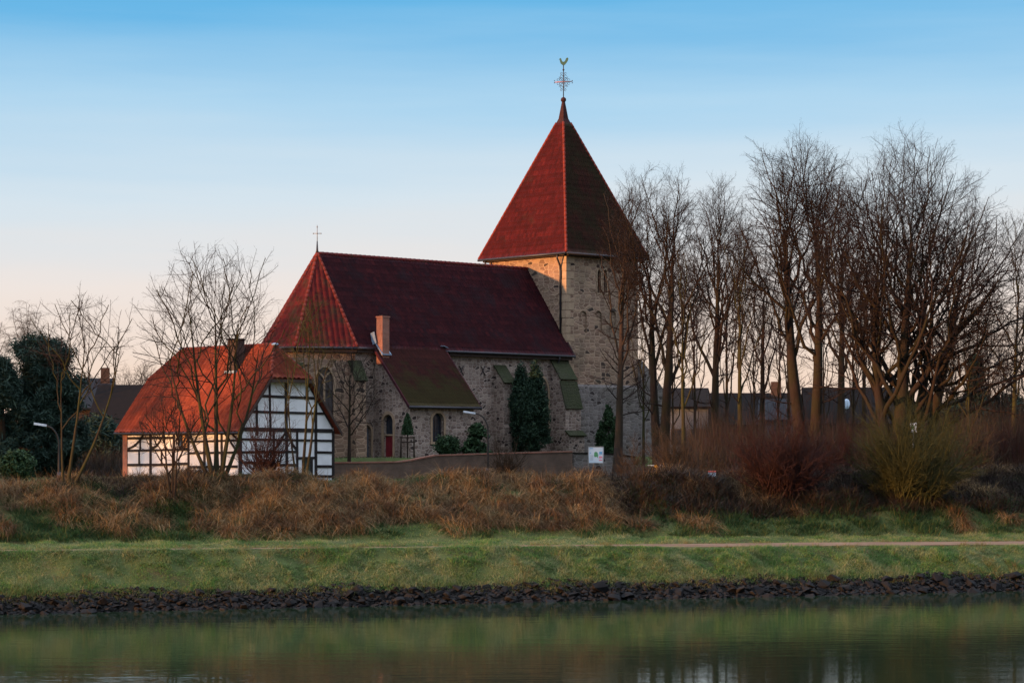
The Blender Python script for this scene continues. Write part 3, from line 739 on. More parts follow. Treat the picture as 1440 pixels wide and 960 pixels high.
# nave and chancel walls
W = [(-.30, -4.31), (-3.70, -2.59), (-4.02, -.1), (-1.65, 3.55), (-.30, 4.31)]
V = [(-.45, -4.69), (-4.01, -2.81), (-4.42, -.1), (-1.85, 3.9), (-.45, 4.69)]
WT = HE - .02
def dirn(a, b): v = Vector((b[0]-a[0], b[1]-a[1])); l = v.length; return (v.x/l, v.y/l), l
mb = MB(); wins = []
so, st_ = (W[0][0], W[0][1]), (1, 0)
navel = 19.1 - W[0][0]
# S wall: gothic window behind the cypresses, another further left hidden by the annex is left out
q = K.s(760, so, st_); nwin = arch(q, 1.9, 1.5, 4.3, 5.55)
q2 = K.s(513, so, st_); ndoor = arch(q2, .02, 1.05, 1.7, 2.15)
wall_panel(mb, (*so, 0), (1, 0, 0), [(0, -1.6), (navel, -1.6), (navel, WT), (0, WT)], [nwin, ndoor])
wall_panel(mb, (19.1, 4.31, 0), (-1, 0, 0), [(0, -1.6), (navel, -1.6), (navel, WT), (0, WT)])
wall_panel(mb, (19.08, -4.31, 0), (0, 1, 0), [(0, -1.6), (8.62, -1.6), (8.62, WT), (4.31, HR - .35), (0, WT)])
mb.build('nave_wall', M['rubble'], church)
window(church, (*so, 0), (1, 0, 0), nwin, mull=True)
window(church, (*so, 0), (1, 0, 0), ndoor, depth=.32, surround=.16, glass='grey_door', name='door', bars=False)
mb = MB()
(t1, l1) = dirn(W[1], W[0]); q = K.s(456.5, W[1], t1); z0, z1 = K.z(588, W[1], t1, q), K.z(516, W[1], t1, q)
cwin = arch(q, z0, 1.15, z1 - 1.05, z1)
wall_panel(mb, (*W[1], 0), (*t1, 0), [(0, -1.6), (l1, -1.6), (l1, WT), (0, WT)], [cwin])
for i in (2, 3, 4):
    tt, ll = dirn(W[i], W[i-1]); wall_panel(mb, (*W[i], 0), (*tt, 0), [(0, -1.6), (ll, -1.6), (ll, WT), (0, WT)])
mb.build('chancel_wall', M['ashlar'], church)
window(church, (*W[1], 0), (*t1, 0), cwin, mull=True)
# cornice under the eaves
mb = MB(); cp = [(19.05, -4.5), (-.38, -4.5), (-3.85, -2.7), (-4.22, -.1), (-1.75, 3.7), (-.38, 4.5), (19.05, 4.5)]
for a, b in zip(cp[:-1], cp[1:]): mb.bar((*a, HE - .19), (*b, HE - .19), .34, .2)
mb.build('cornice', M['dark_wood'], church)
# roofs
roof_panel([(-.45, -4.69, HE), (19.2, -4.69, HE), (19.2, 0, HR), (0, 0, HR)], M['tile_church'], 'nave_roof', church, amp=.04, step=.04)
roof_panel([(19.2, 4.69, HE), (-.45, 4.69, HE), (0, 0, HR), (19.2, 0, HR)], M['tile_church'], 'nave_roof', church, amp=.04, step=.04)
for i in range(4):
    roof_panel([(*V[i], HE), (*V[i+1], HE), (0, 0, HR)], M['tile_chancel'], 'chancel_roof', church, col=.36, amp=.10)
mb = MB(); 
for x in np.arange(0.1, 19.1, .4): mb.tube([(x, 0, HR + .02), (x + .43, 0, HR + .035)], [.13, .145], 8)
mb.build('ridge_tiles', M['tile_chancel'], church, True)
for v in V:
    mb = MB(); a = Vector((*v, HE + .05)); b = Vector((0, 0, HR + .05)); n = 20
    for i in range(n): mb.tube([a.lerp(b, i/n), a.lerp(b, (i+1.06)/n)], [.135, .115], 8)
    mb.build('hip_tiles', M['ridge'], church, True)
MB().prism([(19.2, -4.75, HE - .18), (19.2, -4.75, HE + .05), (19.2, 0, HR + .07), (19.2, 0, HR - .2)], (.09, 0, 0)).build('verge_board', M['dark_wood'], church)
# gutter with its downpipe
def gutter(a, b, parent=church): 
    return MB().tube([a, b], .085, 8).build('gutter', M['gutter'], parent, True)
gutter((7.05, -4.78, HE - .03), (19.2, -4.78, HE - .03)); gutter((-.5, -4.78, HE - .03), (.9, -4.78, HE - .03))
(td, ll) = dirn(V[1], V[0]); gutter((V[1][0] - .03, V[1][1] - .09, HE - .03), (V[0][0], V[0][1] - .09, HE - .03)); gutter((V[2][0] - .09, 0, HE - .03), (V[1][0] - .05, V[1][1] - .07, HE - .03))
q = K.s(780.5, so, st_) + so[0]
MB().tube([(q, -4.78, HE - .1), (q, -4.75, HE - .3), (q, -4.45, HE - .65), (q, -4.42, HE - 1), (q, -4.42, -.2)], .055, 8).build('downpipe', M['gutter'], church, True)
# buttresses
q = K.s(702, so, st_) + so[0]
buttress(church, q, -4.31, 0, -1, .95, [(0, 6.2), (.95, 5.1), (.95, 2.2), (1.05, 2.0), (1.05, 0)], 'rubble', 'mossy_stone', caps=(0,))
buttress(church, 18.0, -4.31, 0, -1, 1.5, [(0, 6.75), (.95, 5.45), (.95, 5.25), (1.5, 3.45), (1.5, 1.75), (1.85, 1.5), (1.85, 0)], 'rubble', 'mossy_stone', caps=(0, 2, 4))
buttress(church, W[0][0] - .05, W[0][1] + .05, -.24, -.97, .75, [(0, 6.2), (1.0, 5.0), (1.0, 2.3), (1.12, 2.1), (1.12, 0)], 'ashlar', 'mossy_stone', caps=(0,))
buttress(church, W[1][0] + .05, W[1][1] + .03, -.82, -.57, .75, [(0, 6.0), (.9, 4.9), (.9, 2.3), (1.02, 2.1), (1.02, 0)], 'ashlar', 'mossy_stone', caps=(0,))
# iron wall anchors, an X each
for px, y in ((648, 521), (678.5, 521)):
    q = K.s(px, so, st_); z = K.z(y, so, st_, q); x = q + so[0]; mb = MB()
    for sg in (-1, 1):
        mb.tube([(x + sg*.22, -4.36, z - .33), (x + sg*.06, -4.36, z - .1), (x - sg*.04, -4.37, z + .08), (x - sg*.2, -4.36, z + .33)], .032, 6)
    mb.build('wall_anchor', M['iron'], church)

# the annex with its cat-slide roof
AX0, AX1, AY = 1.30, 6.75, -7.90
ao, at_ = (AX0, -4.31), (0, -1)
q = K.s(546, ao, at_); zt = K.z(582.5, ao, at_, q); zr_ = K.z(612.5, ao, at_, q)
adoor = arch(q, .05, .95, zt - .48, zt, False)
mb = MB()
wall_panel(mb, (*ao, 0), (0, -1, 0), [(0, -1.6), (3.59, -1.6), (3.59, 3.45), (0, 7.2)], [adoor])
wo, wt_ = (AX0, AY), (1, 0)
q1 = K.s(616, wo, wt_); z1 = K.z(580.5, wo, wt_, q1); z0 = K.z(621, wo, wt_, q1)
awin = arch(q1, z0, .98, z1 - .49, z1, False)
wall_panel(mb, (*wo, 0), (1, 0, 0), [(0, -1.6), (AX1 - AX0, -1.6), (AX1 - AX0, 3.45), (0, 3.45)], [awin])
wall_panel(mb, (AX1, AY, 0), (0, 1, 0), [(0, -1.6), (3.59, -1.6), (3.59, 7.2), (0, 3.45)])
mb.build('annex_wall', M['rubble'], church)
g = window(church, (*wo, 0), (1, 0, 0), awin, depth=.34, surround=.18)
MB().box(AX0 + q1 - .7, AY - .1, z0 - .16, AX0 + q1 + .7, AY + .1, z0 - .01).build('sill', M['dressed'], g)
# door: glazed arch above, red leaf below, with its stone surround
P = wall_panel(MB(), (*ao, 0), (0, -1, 0), [(0, 0), (1, 0), (1, 1)])
mb = MB(); lo = [(q - .475, .05), (q + .475, .05), (q + .475, zr_), (q - .475, zr_)]; fill_outline(mb, P, lo, .2, .06)
for k in range(1, 5): 
    a = q - .475 + .95*k/5; mb.hexa([P((a-.012, .1), .2), P((a+.012, .1), .2), P((a+.012, zr_-.05), .2), P((a-.012, zr_-.05), .2), P((a-.012, .1), .185), P((a+.012, .1), .185), P((a+.012, zr_-.05), .185), P((a-.012, zr_-.05), .185)])
door = mb.build('door', M['red_door'], church)
mb = MB(); fill_outline(mb, P, [(q - .475, zr_ + .1), (q + .475, zr_ + .1)] + [p for p in adoor[2:]], .24, .04); mb.build('fanlight', M['glass'], door)
mb = MB(); mb.hexa([P((q-.475, zr_), .22), P((q+.475, zr_), .22), P((q+.475, zr_+.1), .22), P((q-.475, zr_+.1), .22), P((q-.475, zr_), .1), P((q+.475, zr_), .1), P((q+.475, zr_+.1), .1), P((q-.475, zr_+.1), .1)]); mb.build('transom', M['dressed'], door)
mb = MB(); ring(mb, P, adoor, .2, -.04, .06); mb.build('frame', M['dressed'], door)
MB().sphere(P((q + .36, 1.05), .16), .04, 8, 6).build('handle', M['iron'], door)
roof_panel([(.95, -8.2, 3.28), (7.05, -8.2, 3.28), (7.05, -4.55, 7.25), (.95, -4.55, 7.25)], M['tile_annex'], 'annex_roof', church, amp=.04, step=.04)
gutter((.9, -8.28, 3.22), (7.1, -8.28, 3.22))
MB().prism([(.95, -8.25, 3.1), (.95, -8.25, 3.33), (.95, -4.6, 7.32), (.95, -4.6, 7.05)], (-.08, 0, 0)).build('verge_board', M['tile_church'], church)
MB().prism([(7.05, -8.25, 3.1), (7.05, -8.25, 3.33), (7.05, -4.6, 7.32), (7.05, -4.6, 7.05)], (.08, 0, 0)).build('verge_board', M['tile_church'], church)
# chimney on the annex roof
cz0 = 6.0
ch = MB().box(1.12, -5.35, cz0, 1.70, -4.75, 9.05).build('chimney', M['brick'], church)
MB().box(1.08, -5.39, 9.05, 1.74, -4.71, 9.14).build('cap', M['brick'], ch)
MB().box(1.22, -5.25, 9.14, 1.6, -4.87, 9.2).build('flue', M['iron'], ch)
mb = MB(); mb.bar((1.0, -5.42, 6.66), (1.8, -5.42, 6.66), .12, .08); mb.bar((1.07, -5.4, 6.7), (1.07, -4.65, 7.45), .09, .05); mb.bar((1.76, -5.4, 6.7), (1.76, -4.65, 7.45), .09, .05)
mb.build('flashing', M['lead'], ch)
MB().bar((.98, -4.72, 7.35), (.98, -4.5, 8.1), .4, .03, (1, 0, 0)).build('flashing', M['lead'], church)
MB().bar((6.8, -4.75, 7.4), (7.2, -4.75, 7.28), .3, .03).build('flashing', M['lead'], church)

# the tower
TX0, TX1, TY = 19.1, 26.4, 4.0; TE = 14.3; TC = (22.75, 0.0)
mb = MB()
bo, bt = (TX0, -TY), (1, 0); lanc = []
for px in (842.3, 850.8):
    q = K.s(px, bo, bt); lanc.append(arch(q, K.z(412, bo, bt, q), .36, K.z(386, bo, bt, q), K.z(379, bo, bt, q)))
blind = []
for px in (820, 841.5, 861.5):
    q = K.s(px, bo, bt); z = K.z(437, bo, bt, q); blind.append(arch(q, z - 1.55, .75, z - .38, z, False))
wall_panel(mb, (*bo, 0), (1, 0, 0), [(0, -1.6), (TX1 - TX0, -1.6), (TX1 - TX0, TE), (0, TE)], lanc + blind, .3)
wall_panel(mb, (TX0, TY, 0), (0, -1, 0), [(0, -1.6), (2*TY, -1.6), (2*TY, TE), (0, TE)])
wall_panel(mb, (TX1, -TY, 0), (0, 1, 0), [(0, -1.6), (2*TY, -1.6), (2*TY, TE), (0, TE)])
wall_panel(mb, (TX1, TY, 0), (-1, 0, 0), [(0, -1.6), (TX1 - TX0, -1.6), (TX1 - TX0, TE), (0, TE)])
P = wall_panel(MB(), (*bo, 0), (1, 0, 0), [(0, 0), (1, 0), (1, 1)])
for b in blind: fill_outline(mb, P, b, .12, .06)
mb.build('tower_wall', M['ashlar'], church)
for l in lanc: window(church, (*bo, 0), (1, 0, 0), l, depth=.28, surround=.11, bars=False, name='window', glass='iron')
# quoins proud of the corners
mb = MB()
for i in range(24):
    z = 1 + i*.55
    if z > TE - .5: break
    a, b = (.75, .4) if i % 2 else (.4, .75)
    mb.box(TX0 - .025, -TY - .025, z, TX0 + a, -TY + b, z + .5)
mb.build('quoins', M['dressed'], church)
# thicker base stage and the sloped mass against its west side
z = 5.05
mb = MB(); mb.prism([(19.3, -TY, -1.6), (19.3, -TY - .28, -1.6), (19.3, -TY - .28, z - .12), (19.3, -TY, z + .08)], (7.2, 0, 0)); mb.build('tower_base', M['rubble_grey'], church)
mb = MB(); mb.prism([(TX1, -TY - .3, -1.6), (TX1 + 2.4, -TY - .3, -1.6), (TX1 + 2.4, -TY - .3, 4.9), (TX1 + 1.7, -TY - .3, 5.6), (TX1, -TY - .3, 7.05)], (0, 4.6, 0)); mb.build('stair_turret', M['rubble_grey'], church)
# cornice, roof and spire tip
mb = MB(); o_ = .22
for a, b in (((TX0-o_, -TY-o_), (TX1+o_, -TY-o_)), ((TX1+o_, -TY-o_), (TX1+o_, TY+o_)), ((TX1+o_, TY+o_), (TX0-o_, TY+o_)), ((TX0-o_, TY+o_), (TX0-o_, -TY-o_))):
    mb.bar((*a, TE - .06), (*b, TE - .06), .46, .22)
mb.build('tower_cornice', M['dark_wood'], church)
ov = .55; zb = 24.2; h_ = .36
E4 = [(TX0-ov, -TY-ov), (TX1+ov, -TY-ov), (TX1+ov, TY+ov), (TX0-ov, TY+ov)]
T4 = [(TC[0]-h_, -h_), (TC[0]+h_, -h_), (TC[0]+h_, h_), (TC[0]-h_, h_)]
for i in range(4):
    j = (i + 1) % 4
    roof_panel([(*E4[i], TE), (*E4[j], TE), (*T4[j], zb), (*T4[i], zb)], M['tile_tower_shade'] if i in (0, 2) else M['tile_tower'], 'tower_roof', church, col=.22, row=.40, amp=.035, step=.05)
    mb = MB(); a = Vector((*E4[i], TE + .05)); b = Vector((*T4[i], zb + .03)); n = 30
    for k in range(n): mb.tube([a.lerp(b, k/n), a.lerp(b, (k+1.05)/n)], [.11, .095], 7)
    mb.build('hip_tiles', M['ridge'], church, True)
mb = MB(); ps = [(h_ + .05, zb - .05), (h_*.7, zb + .35), (.17, zb + .95), (.075, zb + 1.62)]
for (a, z0), (b, z1) in zip(ps[:-1], ps[1:]):
    mb.hexa([(TC[0]-a, -a, z0), (TC[0]+a, -a, z0), (TC[0]+a, a, z0), (TC[0]-a, a, z0), (TC[0]-b, -b, z1), (TC[0]+b, -b, z1), (TC[0]+b, b, z1), (TC[0]-b, b, z1)])
tip = mb.build('spire_tip', M['slate'], church)
MB().sphere((TC[0], 0, zb + 1.72), .2, 14, 10).build('orb', M['slate'], tip, True)
gutter((TX0-ov, -TY-ov-.06, TE - .03), (TX1+ov, -TY-ov-.06, TE - .03)); gutter((TX0-ov-.06, -TY-ov, TE - .03), (TX0-ov-.06, TY+ov, TE - .03))
MB().tube([(TX0-ov, -TY+.35, TE - .1), (TX0-ov+.05, -TY+.4, TE - .35), (TX0-.12, -TY+.5, TE - .85), (TX0-.1, -TY+.5, TE - 1.2), (TX0-.1, -TY+.5, 8.2)], .07, 8).build('downpipe', M['gutter'], church, True)
MB().tube([(TX0-ov, TY-.1, TE - .1), (TX0-ov+.05, TY-.15, TE - .35), (TX0-.12, TY-.4, TE - .85), (TX0-.1, TY-.4, 10.5)], .07, 8).build('downpipe', M['gutter'], church, True)
# wrought iron cross with scrolls, and the weathercock on it
cxr = empty('tower_cross', (TC[0], 0, zb + 1.9), R(-43.2) , church)
MB().tube([(0, 0, -.1), (0, 0, 2.35)], .035, 7).build('cross_shaft', M['iron'], cxr, True)
MB().tube([(-.62, 0, 1.1), (.62, 0, 1.16)], .032, 7).build('cross_arm', M['iron_red'], cxr, True)
mb = MB(); zc = 1.13
for sx in (-1, 1):
    mb.tube([(sx*.62, 0, zc - .12), (sx*.68, 0, zc), (sx*.62, 0, zc + .12)], .025, 5); mb.tube([(sx*.68, 0, zc - .09), (sx*.60, 0, zc), (sx*.68, 0, zc + .09)], .025, 5)
    for sz in (-1, 1):
        for (bx, bz, r) in ((.17, .17, .12), (.38, .13, .09), (.13, .40, .09), (.14, .6, .07)):
            mb.tube([(sx*bx + r*math.cos(a), 0, zc + sz*bz + r*math.sin(a)) for a in np.linspace(0, 5.4, 11)], .016, 5)
        mb.tube([(sx*.05, 0, zc + sz*.05), (sx*.32, 0, zc + sz*.36)], .02, 5)
mb.build('scrollwork', M['iron'], cxr)
MB().sphere((0, 0, 2.0), .075, 8, 6).build('knop', M['iron'], cxr, True)
ck = empty('weathercock', (TC[0], 0, zb + 1.9 + 2.33), R(-43.2))
ck.parent = church
prof = [(-.05, 0), (-.2, .13), (-.26, .3), (-.27, .42), (-.33, .40), (-.27, .5), (-.19, .52), (-.14, .40), (-.08, .27), (.04, .24), (.12, .34), (.2, .52), (.31, .56), (.36, .47), (.32, .33), (.24, .2), (.12, .05), (.05, 0)]
MB().prism([(x, -.03, z) for x, z in prof], (0, .06, 0)).build('cock_body', M['copper'], ck)
# ridge cross over the chancel
rc = empty('ridge_cross', (0, 0, HR), R(-43.2), church)
MB().tube([(0, 0, 0), (0, 0, .25), (0, 0, .85)], [.14, .07, .035], 8).build('spike', M['iron'], rc, True)
mb = MB(); mb.tube([(0, 0, .8), (0, 0, 1.9)], .026, 6); mb.tube([(-.24, 0, 1.35), (.24, 0, 1.35)], .024, 6); mb.sphere((0, 0, 1.78), .05, 8, 6); mb.sphere((0, 0, 1.35), .055, 8, 6)
for sx in (-1, 1): mb.sphere((sx*.25, 0, 1.35), .045, 8, 6)
mb.build('cross', M['steel'], rc, True)

# ------------------------------------------------------------------ the half-timbered house
Hs = Frame(-15.76, 132.0, 3.05, math.atan2(.698, .716))
house = empty('timber_framed_house', Hs.o, Hs.a)
tag(house, 'white half-timbered house with dark beams and an orange red tiled roof', 'house')
HL, HW = 11.74, 7.0
zE, zH, zRd = 2.8, 6.08, 7.98
go, gt = (0, 0), (1, 0); lo_, lt = (0, HL), (0, -1)
gs = lambda px: Hs.s(px, go, gt); gz_ = lambda y, q: Hs.z(y, go, gt, q)
ls_ = lambda px: Hs.s(px, lo_, lt); lz = lambda y, q: Hs.z(y, lo_, lt, q)
# openings
gd0, gd1 = gs(424.5), gs(437.5); gdt = gz_(645, (gd0 + gd1)/2); gdoor = [(gd0, .02), (gd1, .02), (gd1, gdt), (gd0, gdt)]
w0, w1 = ls_(252.5), ls_(264.5); lw0, lw1 = lz(629, w0), lz(612, w0); lwin = [(w0, lw0), (w1, lw0), (w1, lw1), (w0, lw1)]
mb = MB(); gpts = [(0, -.4), (HW, -.4), (HW, 3.15), (4.98, 5.85), (2.02, 5.85), (0, 3.15)]
wall_panel(mb, (0, 0, 0), (1, 0, 0), gpts, [gdoor], .2)
wall_panel(mb, (0, HL, 0), (0, -1, 0), [(0, -.4), (HL, -.4), (HL, 3.15), (0, 3.15)], [lwin], .2)
wall_panel(mb, (HW, HL, 0), (-1, 0, 0), gpts); wall_panel(mb, (HW, 0, 0), (0, 1, 0), [(0, -.4), (HL, -.4), (HL, 3.15), (0, 3.15)])
mb.build('plaster_wall', M['plaster'], house)
# timber frame
mb = MB(); TW = .145
jit = random.Random(3)
def G(px, y): q = gs(px); return Vector((q, -.012, gz_(y, q)))
def Lp(px, y): q = ls_(px); return Vector((-.012, HL - q, lz(y, q)))
def gbar(a, b, w=TW):
    A, B = G(*a), G(*b); A.x += jit.uniform(-.03, .03); B.z += jit.uniform(-.03, .03); d = (B - A).normalized(); mb.bar(A - d*.03, B + d*.03, w*jit.uniform(.9, 1.15), .06, (0, 1, 0))
def lbar(a, b, w=TW):
    A, B = Lp(*a), Lp(*b); A.y += jit.uniform(-.03, .03); B.z += jit.uniform(-.03, .03); d = (B - A).normalized(); mb.bar(A - d*.03, B + d*.03, w*jit.uniform(.9, 1.15), .06, (1, 0, 0))
gbar((337.8, 605), (337.8, 684), .24); gbar((468.2, 606), (468.2, 684), .2)
gbar((379.2, 534), (380.2, 612)); gbar((402, 534), (403.5, 684), .19); gbar((443.5, 560), (444, 684), .18); gbar((361, 565), (361, 612)); 
gbar((384.5, 606), (385, 684)); gbar((418, 606), (418, 684)); gbar((431.5, 536), (431, 556))
gbar((366, 556.5), (441, 560)); gbar((352, 578.5), (456, 582)); gbar((340, 603), (467, 605.5), .2); gbar((339, 617.3), (467, 619)); gbar((339, 635.6), (416, 635.6)); gbar((446, 635.6), (467, 635.8))
gbar((339, 650), (383, 651)); gbar((386, 653.5), (416, 654)); gbar((446, 655.5), (467, 656)); gbar((339, 668), (467, 669)); gbar((416, 644), (443, 644))
gbar((437.8, 646), (438, 684)); gbar((375, 531.5), (434, 532), .16)
for pts in (((401, 607), (397, 616), (392, 625), (386, 631)), ((404, 607), (408, 617), (412, 627), (417, 632))):
    for a, b in zip(pts[:-1], pts[1:]): gbar(a, b, .14)
# rafters along the gable edge
for a, b in (((0.02, 3.12), (2.0, 5.8)), ((6.98, 3.12), (5.0, 5.8))):
    mb.bar((a[0], -.012, a[1]), (b[0], -.012, b[1]), .2, .06, (0, 1, 0))
for px, y0, y1, w in ((212, 608, 684, .2), (244.5, 608, 684, .2), (265.5, 608, 684, .2), (288, 608, 684, .18), (312.3, 608, 684, .18), (331.5, 608, 684, .01), (197.5, 616, 634, .12), (196, 634, 653, .12), (227.5, 633, 653, .12)):
    if w > .05: lbar((px, y0), (px, y1), w)
lbar((179, 616), (244, 615), .14); lbar((179, 633.5), (265, 631.8), .15); lbar((266, 621), (334, 619), .14); lbar((266, 637), (334, 636), .15); lbar((179, 653.5), (244, 653), .15); lbar((245, 652), (265, 652), .15); lbar((266, 656.5), (334, 655), .15)
lbar((179, 671), (334, 670), .2); lbar((179, 610), (334, 607.5), .2)
for pts in (((180.5, 631), (190, 626), (197, 619), (202, 611)), ((213.5, 631), (221, 626), (226, 619), (230, 611)), ((317, 610), (325, 621), (333, 634)), ((326, 609), (333, 617))):
    for a, b in zip(pts[:-1], pts[1:]): lbar(a, b, .13)
mb.build('timber_frame', M['timber'], house)
MB().box(-.05, HL - .42, -.4, .3, HL + .05, 3.1).build('corner_pier', M['brick'], house)
P = wall_panel(MB(), (0, 0, 0), (1, 0, 0), [(0, 0), (1, 0), (1, 1)])
mb = MB(); fill_outline(mb, P, gdoor, .1, .05); d_ = mb.build('door', M['green_door'], house)
MB().sphere(P((gd0 + .1, 1.0), .08), .03, 8, 6).build('handle', M['iron'], d_)
P = wall_panel(MB(), (0, HL, 0), (0, -1, 0), [(0, 0), (1, 0), (1, 1)])
mb = MB(); fill_outline(mb, P, lwin, .12, .04); wn2 = mb.build('window', M['glass'], house)
ws = w0 + (w1 - w0)*.36
mb = MB(); mb.hexa([P((ws, lw0), .05), P((w1, lw0), .05), P((w1, lw1), .05), P((ws, lw1), .05), P((ws, lw0), .01), P((w1, lw0), .01), P((w1, lw1), .01), P((ws, lw1), .01)]); mb.build('shutter', M['shutter'], wn2)
mb = MB(); ring(mb, P, lwin, .08, -.045, .05); mb.build('frame', M['timber'], wn2)
# roof
xl, xr, xa, xb = -.4, HW + .4, 2.07, 4.93
roof_panel([(xl, -.32, zE), (xl, HL + .32, zE), (xa, HL + .32, zH), (3.5, HL - 1.35, zRd), (3.5, 1.35, zRd), (xa, -.32, zH)], M['tile_house'], 'roof', house, col=.36, row=.36, amp=.12)
roof_panel([(xr, -.32, zE), (xr, HL + .32, zE), (xb, HL + .32, zH), (3.5, HL - 1.35, zRd), (3.5, 1.35, zRd), (xb, -.32, zH)], M['tile_house'], 'roof', house, col=.36, row=.36, amp=.12)
for y0, y1 in ((-.32, 1.35), (HL + .32, HL - 1.35)):
    y00 = y0 - .12*(1 if y0 < 0 else -1)
    roof_panel([(xa - .12, y00, zH - .14), (xb + .12, y00, zH - .14), (3.5, y1, zRd)], M['tile_house'], 'hip_roof', house, col=.36, row=.36, amp=.12)
    for x in (xa, xb):
        mb = MB(); a = Vector((x, y0, zH + .03)); b = Vector((3.5, y1, zRd + .04))
        for k in range(8): mb.tube([a.lerp(b, k/8), a.lerp(b, (k+1.06)/8)], [.12, .10], 8)
        mb.build('hip_tiles', M['tile_house'], house, True)
mb = MB()
for y in np.arange(1.35, HL - 1.35, .38): mb.tube([(3.5, y, zRd + .02), (3.5, y + .41, zRd + .035)], [.12, .135], 8)
mb.build('ridge_tiles', M['tile_house'], house, True)
for y in (1.2, HL - 1.2): MB().sphere((3.5, y, zRd + .05), .2, 10, 6, (1, 1.3, .5)).build('ridge_cap', M['lead'], house, True)
MB().tube([(xl - .07, -.35, zE - .04), (xl - .07, HL + .35, zE - .04)], .07, 8).build('gutter', M['gutter'], house, True)
for sx, x in ((-1, xl), (1, xr)):
    pass
mb = MB()
for (x0, z0, x1, z1) in ((xl, zE, xa, zH), (xr, zE, xb, zH)):
    mb.prism([(x0, -.33, z0 - .22), (x0, -.33, z0 + .02), (x1, -.33, z1 + .02), (x1, -.33, z1 - .22)], (0, -.05, 0))
mb.box(xa - .1, -.5, zH - .36, xb + .1, -.42, zH - .17)
mb.build('bargeboard', M['dark_wood'], house)
mb = MB(); mb.box(2.2, 3.3, 6.2, 2.85, 4.1, 8.32); c_ = mb.build('chimney', M['far_wall'], house)
MB().box(2.15, 3.25, 8.32, 2.9, 4.15, 8.42).build('cap', M['dark_roof'], c_)
MB().box(2.02, 3.2, 6.34, 2.2, 4.2, 6.5).build('flashing', M['lead'], c_)

# ------------------------------------------------------------------ churchyard walls
def wall_run(name, mat, pts, h0, thick, label, coping=True):
    """pts: (x, y, top z)"""
    ox, oy = pts[0][0], pts[0][1]; root = empty(name, (ox, oy, h0)); tag(root, label, 'wall')
    mb = MB(); cp = MB()
    for (x0, y0, z0), (x1, y1, z1) in zip(pts[:-1], pts[1:]):
        d = Vector((x1-x0, y1-y0, 0)).normalized(); n = Vector((-d.y, d.x, 0)) * thick
        a, b = Vector((x0-ox, y0-oy, 0)), Vector((x1-ox, y1-oy, 0)); up = Vector((0, 0, 1))
        mb.hexa([a - up*.5, b - up*.5, b + n - up*.5, a + n - up*.5, a + up*(z0-h0), b + up*(z1-h0), b + n + up*(z1-h0), a + n + up*(z0-h0)])
        e = n.normalized()*.05
        cp.hexa([a - e + up*(z0-h0+.003), b - e + up*(z1-h0+.003), b + n + e + up*(z1-h0+.003), a + n + e + up*(z0-h0+.003), a - e + up*(z0-h0+.09), b - e + up*(z1-h0+.09), b + n + e + up*(z1-h0+.09), a + n + e + up*(z0-h0+.09)])
    mb.build('wall_body', M[mat], root)
    if coping: cp.build('coping', M['dark_roof'] if mat != 'wall_brick' else M['brick'], root)
    return root
def wp(px, z):
    k = (px - CX)/F; x = k*(138.6 + .51*10.8)/(1 - .51*k); return (x, float(wall_y(x)), z)
wall_run('churchyard_wall', 'wall_brick', [wp(440, 3.98), wp(560, 4.02), wp(578, 4.12), wp(612, 4.42), wp(690, 4.52), wp(805, 4.66)], 3.0, .35,
         'long low brown brick retaining wall with a stepped top in front of the church')
pts = [wp(806.5, 4.55), wp(860, 4.5), wp(893, 4.3)]
wall_run('boundary_wall', 'rubble_grey', [(x, y + .25, z) for x, y, z in pts], 3.0, .35, 'short dark stone wall behind the information board')

# ------------------------------------------------------------------ trees
def nrm_(v): return v / np.maximum(np.linalg.norm(v, axis=-1, keepdims=True), 1e-9)
def tube_arrays(P, Rd, S):
    """chains (N,K,3) with radii (N,K) to vertices and quads"""
    N, K, _ = P.shape
    T = np.empty_like(P); T[:, 1:-1] = P[:, 2:] - P[:, :-2]; T[:, 0] = P[:, 1] - P[:, 0]; T[:, -1] = P[:, -1] - P[:, -2]; T = nrm_(T)
    ref = np.where(np.abs(T[:, :1, 0:1]) < .8, np.array([1.0, .15, .1]), np.array([.1, 1.0, .1])); ref = np.broadcast_to(ref, T.shape)
    A = nrm_(np.cross(T, ref)); B = np.cross(T, A)
    a = np.arange(S) * 2*np.pi/S
    V = P[:, :, None] + Rd[:, :, None, None] * (A[:, :, None]*np.cos(a)[:, None] + B[:, :, None]*np.sin(a)[:, None])
    idx = np.arange(N*K*S).reshape(N, K, S); n1 = np.roll(idx, -1, axis=2)
    q = np.stack([idx[:, :-1], n1[:, :-1], n1[:, 1:], idx[:, 1:]], -1).reshape(-1, 4)
    return V.reshape(-1, 3), q
def merge(parts):
    vs, qs, k = [], [], 0
    for v, q in parts: vs.append(v); qs.append(q + k); k += len(v)
    return np.concatenate(vs), np.concatenate(qs)
def grow(P0, D0, L, R0, R1, K, wig, up, g):
    N = len(P0); P = np.empty((N, K, 3)); P[:, 0] = P0; d = nrm_(D0); step = (L/(K-1))[:, None]
    for i in range(1, K):
        d = nrm_(d + g.normal(0, wig, (N, 3)) + np.array([0, 0, up])); P[:, i] = P[:, i-1] + d*step
    s = np.linspace(0, 1, K)[None]; Rr = R0[:, None]*(1-s) + R1[:, None]*s
    return P, Rr
